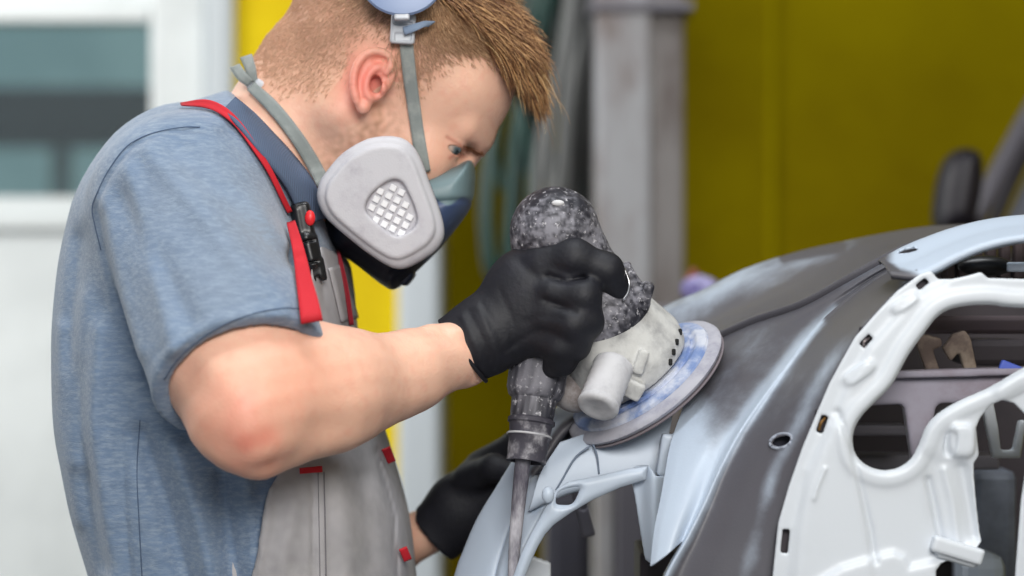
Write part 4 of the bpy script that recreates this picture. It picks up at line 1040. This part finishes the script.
loft('fender_channel', [[(a - 4, b - 2, fy(a, b) + 26) for a, b in B1], [(a + 8 if b < 470 else a + 1, b + 6 if b < 470 else b, fy(a, b) + 24) for a, b in B1], [(a + 14 if b < 470 else a + 2, b + 12 if b < 470 else b, fy(a, b) - 14) for a, b in B1], [((a + c) / 2 + 2, (b + d) / 2 + 2, fy(a, b) - 26) for (a, b), (c, d) in zip(B1, C1)], [(a, b, fy(a, b) - 28) for a, b in C1], [(a + 1, b + 1, fy(a, b) - 12) for a, b in C1]], 160, 60, sand_m, carb, lambda v: np.c_[[0.08 + 0.7 * gs(line_d([(584,424),(570,434),(553,455),(540,478)], *unP(v)), 5)] * 3].T, thick=2, off=-1)  # same groove shadow painted as a dark band along the channel
loft('scuttle_plate', [[(a, b, -118 - 0.2 * (b - 430)) for a, b in [(560,442),(585,434),(610,430),(640,422),(674,405)]], [(a, b, -130) for a, b in [(540,474),(572,458),(606,452),(640,448),(668,440)]], [(a, b, -134) for a, b in [(530,508),(566,492),(600,484),(632,478),(661,478)]], [(a, b + 3, -120) for a, b in [(530,508),(566,492),(600,484),(632,478),(661,478)]]], 90, 40, prim_m, carb, thick=2, off=-1)
for pts in ([(593,444),(597,456),(599,474)], [(590,446),(575,458),(562,480),(556,490)]):
    tube('seam_bead', [(a, b, -134 + 0.0 * a) for a, b in pts], 1.1, mat('seam_grey', (112, 124, 142), rough=0.7), carb, seg=6)
arm = outline([(648,466),(628,469),(593,477),(568,482),(557,489),(548,503),(540,518),(530,536),(521,554),(512,580),(500,640),(486,720),(502,720),(514,640),(524,580),(532,560),(538,547),(545,535),(554,525),(571,513),(593,500),(620,488),(646,480)], -165)
hole = outline([(556,503),(558,493),(566,489),(579,487),(578,494),(572,504),(560,505)], -165, 40)
AF = small('fender_bracket', [(slab(arm, lambda X, Z, d: -165 + 3 * gs(d, 3), 2.6, 1.5, -175, -155, holes=[hole]), 0)], prim_m, carb, h=1.3)
small('plug', [(ell(P(548, 495, -168), (6, 5, 8)), 0)], prim_m, carb, h=1.2)
flap = outline([(631,474),(637,468),(650,466),(657,477),(664,477),(668,440),(690,420),(706,430),(704,500),(688,540),(681,547),(651,566),(646,562),(641,530),(636,498)], -178)
small('gusset_flap', [(slab(flap, lambda X, Z, d: -158 + 10 / (1 + np.exp(np.clip((X - P(652, 500, -178)[0]) / 2.5, -20, 20))) - 8 * gs(X - P(652, 500, -178)[0], 8), 2.2, 1.5, -180, -140), 0)], prim_m, carb, h=1.5)
small('step_block', [(rbox(P(667, 455, -152), (8, 10, 20), basis((0.15, 0, 1)), 3), 0)], prim_m, carb, h=1.5)
plate('splash_tab', [(505,580),(512,548),(552,562),(552,600)], -60, 2, white_m, carb)
small('hinge_tab', [(rbox(P(583, 512, 40), (7, 3, 26), basis((-0.25, 0, 1)), 1.5), 0)], mat('grey_primer_dark'), carb, h=1.5, cuts=[(cone(P(583, 506, 20), P(583, 506, 60), 4, 4), 0)])
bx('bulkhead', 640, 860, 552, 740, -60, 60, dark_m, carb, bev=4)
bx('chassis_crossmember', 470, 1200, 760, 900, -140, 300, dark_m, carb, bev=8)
# stands carrying the shell
for (a, b, y) in [(560, 900, 0), (1100, 900, 0), (560, 900, 240), (1100, 900, 240)]:
    p = W(P(a, b, y)); wbox('stand_leg', (p[0] - 0.04, p[1] - 0.04, 0), (p[0] + 0.04, p[1] + 0.04, p[2] + 0.02), mat('grey_primer_dark'), carb)
# =================================================================== WORKSHOP
YW = 2600; yw = YW * U
def st(o): o['kind'] = 'structure'; return o
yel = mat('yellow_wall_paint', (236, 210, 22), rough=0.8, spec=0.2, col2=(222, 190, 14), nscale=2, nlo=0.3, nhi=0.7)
yel_sh = mat('shaded_yellow_wall_paint', (148, 134, 0), rough=0.95, spec=0.1, col2=(124, 108, 0), nscale=1.5, nlo=0.3, nhi=0.7)  # darker copy of the yellow; the wall's shade is in its colour
conc = mat('concrete_floor', (120, 118, 116), rough=0.7, col2=(88, 86, 86), nscale=3, bump=0.2, bscale=40)
whp = mat('white_door_paint', (222, 228, 230), rough=0.5, col2=(208, 214, 216), nscale=3)
cei = mat('ceiling_paint', (205, 205, 200), rough=0.9)
st(wbox('floor', (-3.2, -4.5, -0.1), (3.2, yw + 6, 0.0), conc))
st(wbox('ceiling', (-3.2, -4.5, 3.4), (3.2, yw + 0.6, 3.5), cei))
st(wbox('wall_left', (-3.3, -4.5, 0), (-3.2, yw + 0.5, 3.4), mat('grey_wall_paint', (190, 192, 190), rough=0.8)))
st(wbox('wall_right', (3.2, -4.5, 0), (3.3, yw + 0.5, 3.4), yel_sh))
def X_at(px, y): return P(px, 0, y)[0] * U
def Z_at(py, y): return P(0, py, y)[2] * U + Z0
xa = X_at(235, YW); xb = X_at(398, YW); xc = X_at(441, YW); xl = X_at(150, YW)
st(wbox('wall_back', (xc - 0.02, yw + 0.35, 0), (3.2, yw + 0.45, 3.4), yel_sh))
st(wbox('trim_seam', (X_at(788, YW) , yw + 0.335, 0), (X_at(790, YW) + 0.01, yw + 0.352, 3.4), mat('shaded_yellow_seam', (160, 146, 0), rough=0.9, spec=0.1), bev=0.003))
st(wbox('wall_pier', (xa, yw, 0), (xb, yw + 0.45, 3.4), yel))
st(wbox('trim_1', (xb, yw - 0.03, 0), (xc, yw + 0.45, 3.4), mat('pale_blue_white_trim', (205, 214, 222), rough=0.5), bev=0.01))
# door with a window in it
zt = Z_at(22, YW); zb_ = Z_at(196, YW)
door = empty('door_1', None, None); door['kind'] = 'structure'
wbox('door_leaf', (-3.2, yw + 0.02, 0), (xl, yw + 0.07, zb_), whp, door)
wbox('door_head', (-3.2, yw + 0.02, zt), (xl, yw + 0.07, 3.4), whp, door)
wbox('door_stile', (xl, yw + 0.0, 0), (X_at(205, YW), yw + 0.08, 3.4), whp, door, bev=0.008)
wbox('door_frame', (X_at(207, YW), yw - 0.02, 0), (xa, yw + 0.12, 3.4), mat('cool_white_paint', (196, 204, 210), rough=0.5), door, bev=0.01)
wbox('rail', (-3.2, yw - 0.0, zb_ - 0.06), (xl, yw + 0.03, zb_ - 0.03), whp, door, bev=0.006)
wbox('rail', (-3.2, yw - 0.0, zt), (xl, yw + 0.03, zt + 0.03), whp, door, bev=0.006)
gl = bpy.data.materials.new('window_glass'); gl.use_nodes = True
nt = gl.node_tree; nt.nodes.clear(); o_ = nt.nodes.new('ShaderNodeOutputMaterial'); mx_ = nt.nodes.new('ShaderNodeMixShader'); tr = nt.nodes.new('ShaderNodeBsdfTransparent'); gs_ = nt.nodes.new('ShaderNodeBsdfGlossy')
tr.inputs[0].default_value = (0.86, 0.95, 0.95, 1); gs_.inputs['Roughness'].default_value = 0.05; mx_.inputs[0].default_value = 0.08
nt.links.new(tr.outputs[0], mx_.inputs[1]); nt.links.new(gs_.outputs[0], mx_.inputs[2]); nt.links.new(mx_.outputs[0], o_.inputs[0])
wo = wbox('window_1', (-3.2, yw + 0.04, zb_), (xl, yw + 0.05, zt), gl); st(wo)
# yard outside that window
st(wbox('yard_wall', (-6.5, yw + 5, 0), (-0.3, yw + 5.2, 4.5), mat('teal_cladding', (186, 216, 214), rough=0.7, col2=(164, 196, 196), nscale=1)))
rfl = empty('reflection_slab', 'dark slab added in the yard for a dark reflection in the left window', 'reflection_slab'); cm = mat('dark_reflection', (28, 36, 38), rough=0.6)  # made-up slab standing for a dark reflection in the window glass
wbox('dark_slab', (-3.0, yw + 3.4, 1.80), (-1.08, yw + 3.9, 1.97), cm, rfl, bev=0.03)
for dx in (-2.9, -1.5): wbox('post', (dx, yw + 3.6, -0.05), (dx + 0.06, yw + 3.66, 1.85), mat('yard_grey', (110, 130, 130), rough=0.7), rfl)
# steel column
ycol = 1700
col = empty('steel_column', 'scuffed light grey box column standing in front of the shaded yellow wall', 'column')
colm = mat('scuffed_grey_paint', (158, 159, 164), rough=0.6, col2=(112, 98, 94), nscale=6, nlo=0.45, nhi=0.68, detail=8, stretch=(1.5, 1, 0.5))
a_, b_ = X_at(596, ycol), X_at(652, ycol); c_ = X_at(686, ycol); yc_ = ycol * U
wbox('column_face', (a_, yc_, 0), (b_, yc_ + 0.16, 3.4), colm, col, bev=0.008)
wbox('column_side', (b_ - 0.005, yc_ + 0.03, 0), (c_, yc_ + 0.16, 3.4), mat('scuffed_grey_shaded', (138, 134, 134), rough=0.65, col2=(96, 84, 80), nscale=5, nlo=0.5, nhi=0.75, detail=8, stretch=(1.5, 1, 0.5)), col, bev=0.008)  # darker base paints the column's shaded side; the scuffs are its own
wbox('clamp_band', (a_ - 0.01, yc_ - 0.012, Z_at(6, ycol) - 0.006), (c_ + 0.01, yc_ + 0.17, Z_at(2, ycol)), mat('grey_primer_dark'), col)
wbox('base_plate', (a_ - 0.06, yc_ - 0.06, 0), (c_ + 0.06, yc_ + 0.22, 0.012), mat('grey_primer_dark'), col)
st(wbox('dark_strip', (X_at(566, 2350), 2350 * U, 0), (X_at(600, 2350), 2350 * U + 0.1, 3.4), mat('dark_strip_paint', (34, 36, 44), rough=0.7), bev=0.004))  # dark strip added behind the hoses to darken the gap by the column
# air hoses hanging by the column
gh = mat('green_hose', (10, 60, 54), rough=0.4); gyh = mat('grey_hose', (98, 100, 100), rough=0.5); dh = mat('dark_teal_hose', (12, 42, 42), rough=0.45); bh = mat('black_hose', (24, 26, 28), rough=0.5)
hoses = [('green', gh, [(560,-60),(540,10),(512,70),(494,140),(488,210),(492,262),(502,268),(508,220),(512,140),(532,60),(562,-40)], 9, 0),
         ('dark teal', dh, [(575,-60),(545,40),(524,120),(516,200),(508,270),(498,285),(486,260),(484,180),(505,90),(540,0),(570,-60)], 9, 40),
         ('grey', gyh, [(588,-60),(572,30),(552,90),(540,150),(538,200),(548,226),(562,190),(570,110),(586,20),(596,-60)], 10, -50),
         ('pale grey', gyh, [(570,-60),(566,20),(556,80),(549,150),(552,205),(560,170),(566,90),(578,-60)], 8, -90),
         ('deep green', gh, [(552,-60),(530,20),(520,90),(530,160),(528,230),(518,262),(510,232),(516,150),(528,40),(545,-60)], 7, -30),
         ('black', bh, [(600,-60),(588,40),(578,120),(574,200),(582,250),(590,200),(592,100),(604,-60)], 12, 20),
         ('dark green', dh, [(545,-60),(524,30),(528,100),(556,170),(572,240),(584,232),(576,160),(560,60),(566,-60)], 10, 80)]
extra = [([(540,-60),(520,20),(516,90),(520,150),(530,170),(536,120),(540,30),(552,-60)], 9, 110), ([(560,-60),(556,40),(548,130),(556,210),(566,232),(572,180),(566,80),(574,-60)], 9, 130),
         ([(586,-60),(582,50),(566,120),(560,190),(572,268),(584,262),(582,170),(592,60),(600,-60)], 10, 150), ([(530,-60),(508,20),(500,90),(496,150),(504,190),(514,160),(522,60),(536,-60)], 8, 90),
         ([(600,-60),(592,60),(590,150),(586,240),(592,290),(600,240),(602,100),(610,-60)], 10, 60), ([(548,-60),(536,60),(530,130),(540,180),(548,120),(552,20),(560,-60)], 9, 170)]
elab = ['dark teal air hose behind the bundle nearest the hair', 'dark air hose in the middle back of the bundle', 'black air hose low behind the grey loops', 'green air hose at the left edge of the bundle', 'black air hose against the column edge', 'green air hose deep inside the bundle']
hoses += [(elab[i], [dh, bh, bh, gh, bh, gh][i], q, r_, dy) for i, (q, r_, dy) in enumerate(extra)]
for nm, m_, pts, r_, dy in hoses:
    tag(tube('air_hose', [(a, b, 1900 + dy + 14 * math.sin(i)) for i, (a, b) in enumerate(pts)], r_ * 1.0, m_, seg=12, n=90),
        {'green': 'bright green air hose in the longest loop left of the grey column', 'dark teal': 'dark teal air hose looping lowest beside the green one', 'grey': 'thick grey air hose loop nearest the grey column',
         'pale grey': 'thin pale grey air hose in front of the thick grey loop', 'deep green': 'thin green air hose loop between the green and grey hoses', 'black': 'black air hose hanging right against the column', 'dark green': 'dark green air hose crossing behind the grey loops'}.get(nm, nm), 'hose', 'air hoses hung beside the column')
rk = empty('hose_rack', 'dark wall bracket from which the air hoses hang', 'rack')
p0 = W(P(520, -56, 1900)); p1 = W(P(612, -70, 1900))
wbox('rack_bar', (p0[0], p0[1] - 0.08, p0[2] - 0.01), (p1[0], p0[1] + 0.12, p0[2] + 0.03), mat('grey_primer_dark'), rk)
wbox('rack_arm', (p0[0] + 0.05, p0[1] + 0.1, p0[2] - 0.01), (p0[0] + 0.09, yw + 0.352, p0[2] + 0.03), mat('grey_primer_dark'), rk)
# cabinet and trolley low behind the fender
cab = empty('tool_cabinet', 'dark slate tool cabinet standing behind the fender brackets', 'cabinet')
x0, x1 = X_at(545, 1150), X_at(588, 1150) - 0.03; y_ = 1000 * U
zc = Z_at(440, 1150)
wbox('cabinet_body', (x0, y_, 0.05), (x1 + 0.03, y_ + 0.4, zc), mat('slate_paint', (62, 62, 74), rough=0.5), cab, bev=0.006)
for k in range(4): wbox('drawer', (x0 + 0.01, y_ - 0.012, 0.08 + k * (zc - 0.12) / 4), (x1 + 0.02, y_ + 0.01, 0.06 + (k + 1) * (zc - 0.12) / 4), mat('slate_paint'), cab, bev=0.003)
for dx in (x0 + 0.02, x1 - 0.02): wbox('foot', (dx, y_ + 0.02, 0), (dx + 0.03, y_ + 0.38, 0.05), black_plastic, cab)
# trolley with rags behind the roof edge
tr_ = empty('parts_trolley', 'small grey trolley behind the shell roof, carrying rags and a bottle', 'trolley')
y_ = 780 * U; xm = X_at(700, 780); zz = Z_at(306, 780)
wbox('tray', (xm - 0.1, y_, zz - 0.03), (xm + 0.14, y_ + 0.22, zz), mat('grey_primer_dark'), tr_, bev=0.004)
for dx in (-0.09, 0.1):
    for dy in (0.01, 0.18): wbox('leg', (xm + dx, y_ + dy, 0), (xm + dx + 0.03, y_ + dy + 0.03, zz - 0.03), mat('grey_primer_dark'), tr_)
rg = P(700, 286, 880); zt_ = (zz - Z0) / U
o1, _ = small('rag_bundle', [(ell((rg[0], rg[1], zt_ + 22), (27, 24, 19)), 0), (ell((rg[0] + 16, rg[1] - 10, zt_ + 12), (24, 20, 12)), 10)], mat('purple_cloth', (84, 76, 130), rough=0.9, col2=(160, 156, 200), nscale=18), None, h=4,
      disp=lambda X, Y, Z: (2.5 * np.sin(X * .25 + Z * .2) * np.sin(Y * .3 - Z * .3)).astype(np.float32))
tag(o1, 'blurred purple rag bundle lying on the trolley behind the roof', 'rag')
o2, _ = small('spray_bottle', [(cone((rg[0] - 4, rg[1] + 60, zt_ + 18), (rg[0] - 4, rg[1] + 60, zt_ + 34), 15, 13), 0), (cone((rg[0] - 4, rg[1] + 60, zt_ + 34), (rg[0] - 4, rg[1] + 60, zt_ + 48), 6, 6), 4)], mat('orange_plastic', (120, 62, 46), rough=0.5), None, h=3)
tag(o2, 'orange bottle standing behind the purple rags', 'bottle')
# second car at the far right
pc = empty('parked_car', 'dark car with a black door mirror parked at the far right', 'car')
y0 = 1150; dk = mat('black_trim', (26, 22, 32), rough=0.5); sil = mat('silver_grey_paint', (92, 90, 98), rough=0.35, coat=0.4)
small('door_mirror', [(pillow(outline([(936,228),(936,190),(944,162),(956,150),(970,149),(979,156),(981,180),(976,210),(966,228)], y0, 60), y0, 60, 34, 2.4), 0), (cone(P(962, 226, y0), P(990, 236, y0 + 20), 20, 16), 10)], dk, pc, h=4)
tube('windscreen_pillar', [(966, 232, y0 + 90), (985, 200, y0 + 110), (1010, 152, y0 + 160), (1050, 84, y0 + 240), (1110, 20, y0 + 330)], 17, sil, pc, seg=14)
tube('window_seal', [(990, 232, y0 + 60), (1004, 200, y0 + 80), (1024, 158, y0 + 120), (1062, 92, y0 + 200)], 9, dk, pc, seg=10)
pg = np.array([P(1000, 232, y0 + 90), P(1200, 232, y0 + 90), P(1200, 30, y0 + 330), P(1085, 50, y0 + 300)])
mesh_obj('side_glass', pg, [(0, 1, 2, 3)], mat('dark_glass', (96, 98, 108), rough=0.15, spec=0.6), pc, smooth=False, mods=[('solid', 4)])
small('bodywork', [(rbox(P(1180, 330, y0 + 330), (330, 300, 150), None, 60), 0), (rbox(P(1190, 420, y0 + 330), (340, 290, 140), None, 60), 40)], mat('black_car_paint', (34, 30, 40), rough=0.35), pc, h=20)
for dy in (80, 560):
    for dx in (980, 1380):
        q = P(dx, 560, y0); q[1] = y0 + dy; q[2] = (0.31 - Z0) / U
        tube('wheel', [q, q + (0, 60, 0)], 0.31 / U, black_plastic, pc, px=False, seg=24, n=4)
# front of the workshop, right of the open gate
st(wbox('wall_front', (1.2, -4.5, 0), (3.2, -4.4, 3.4), cei))
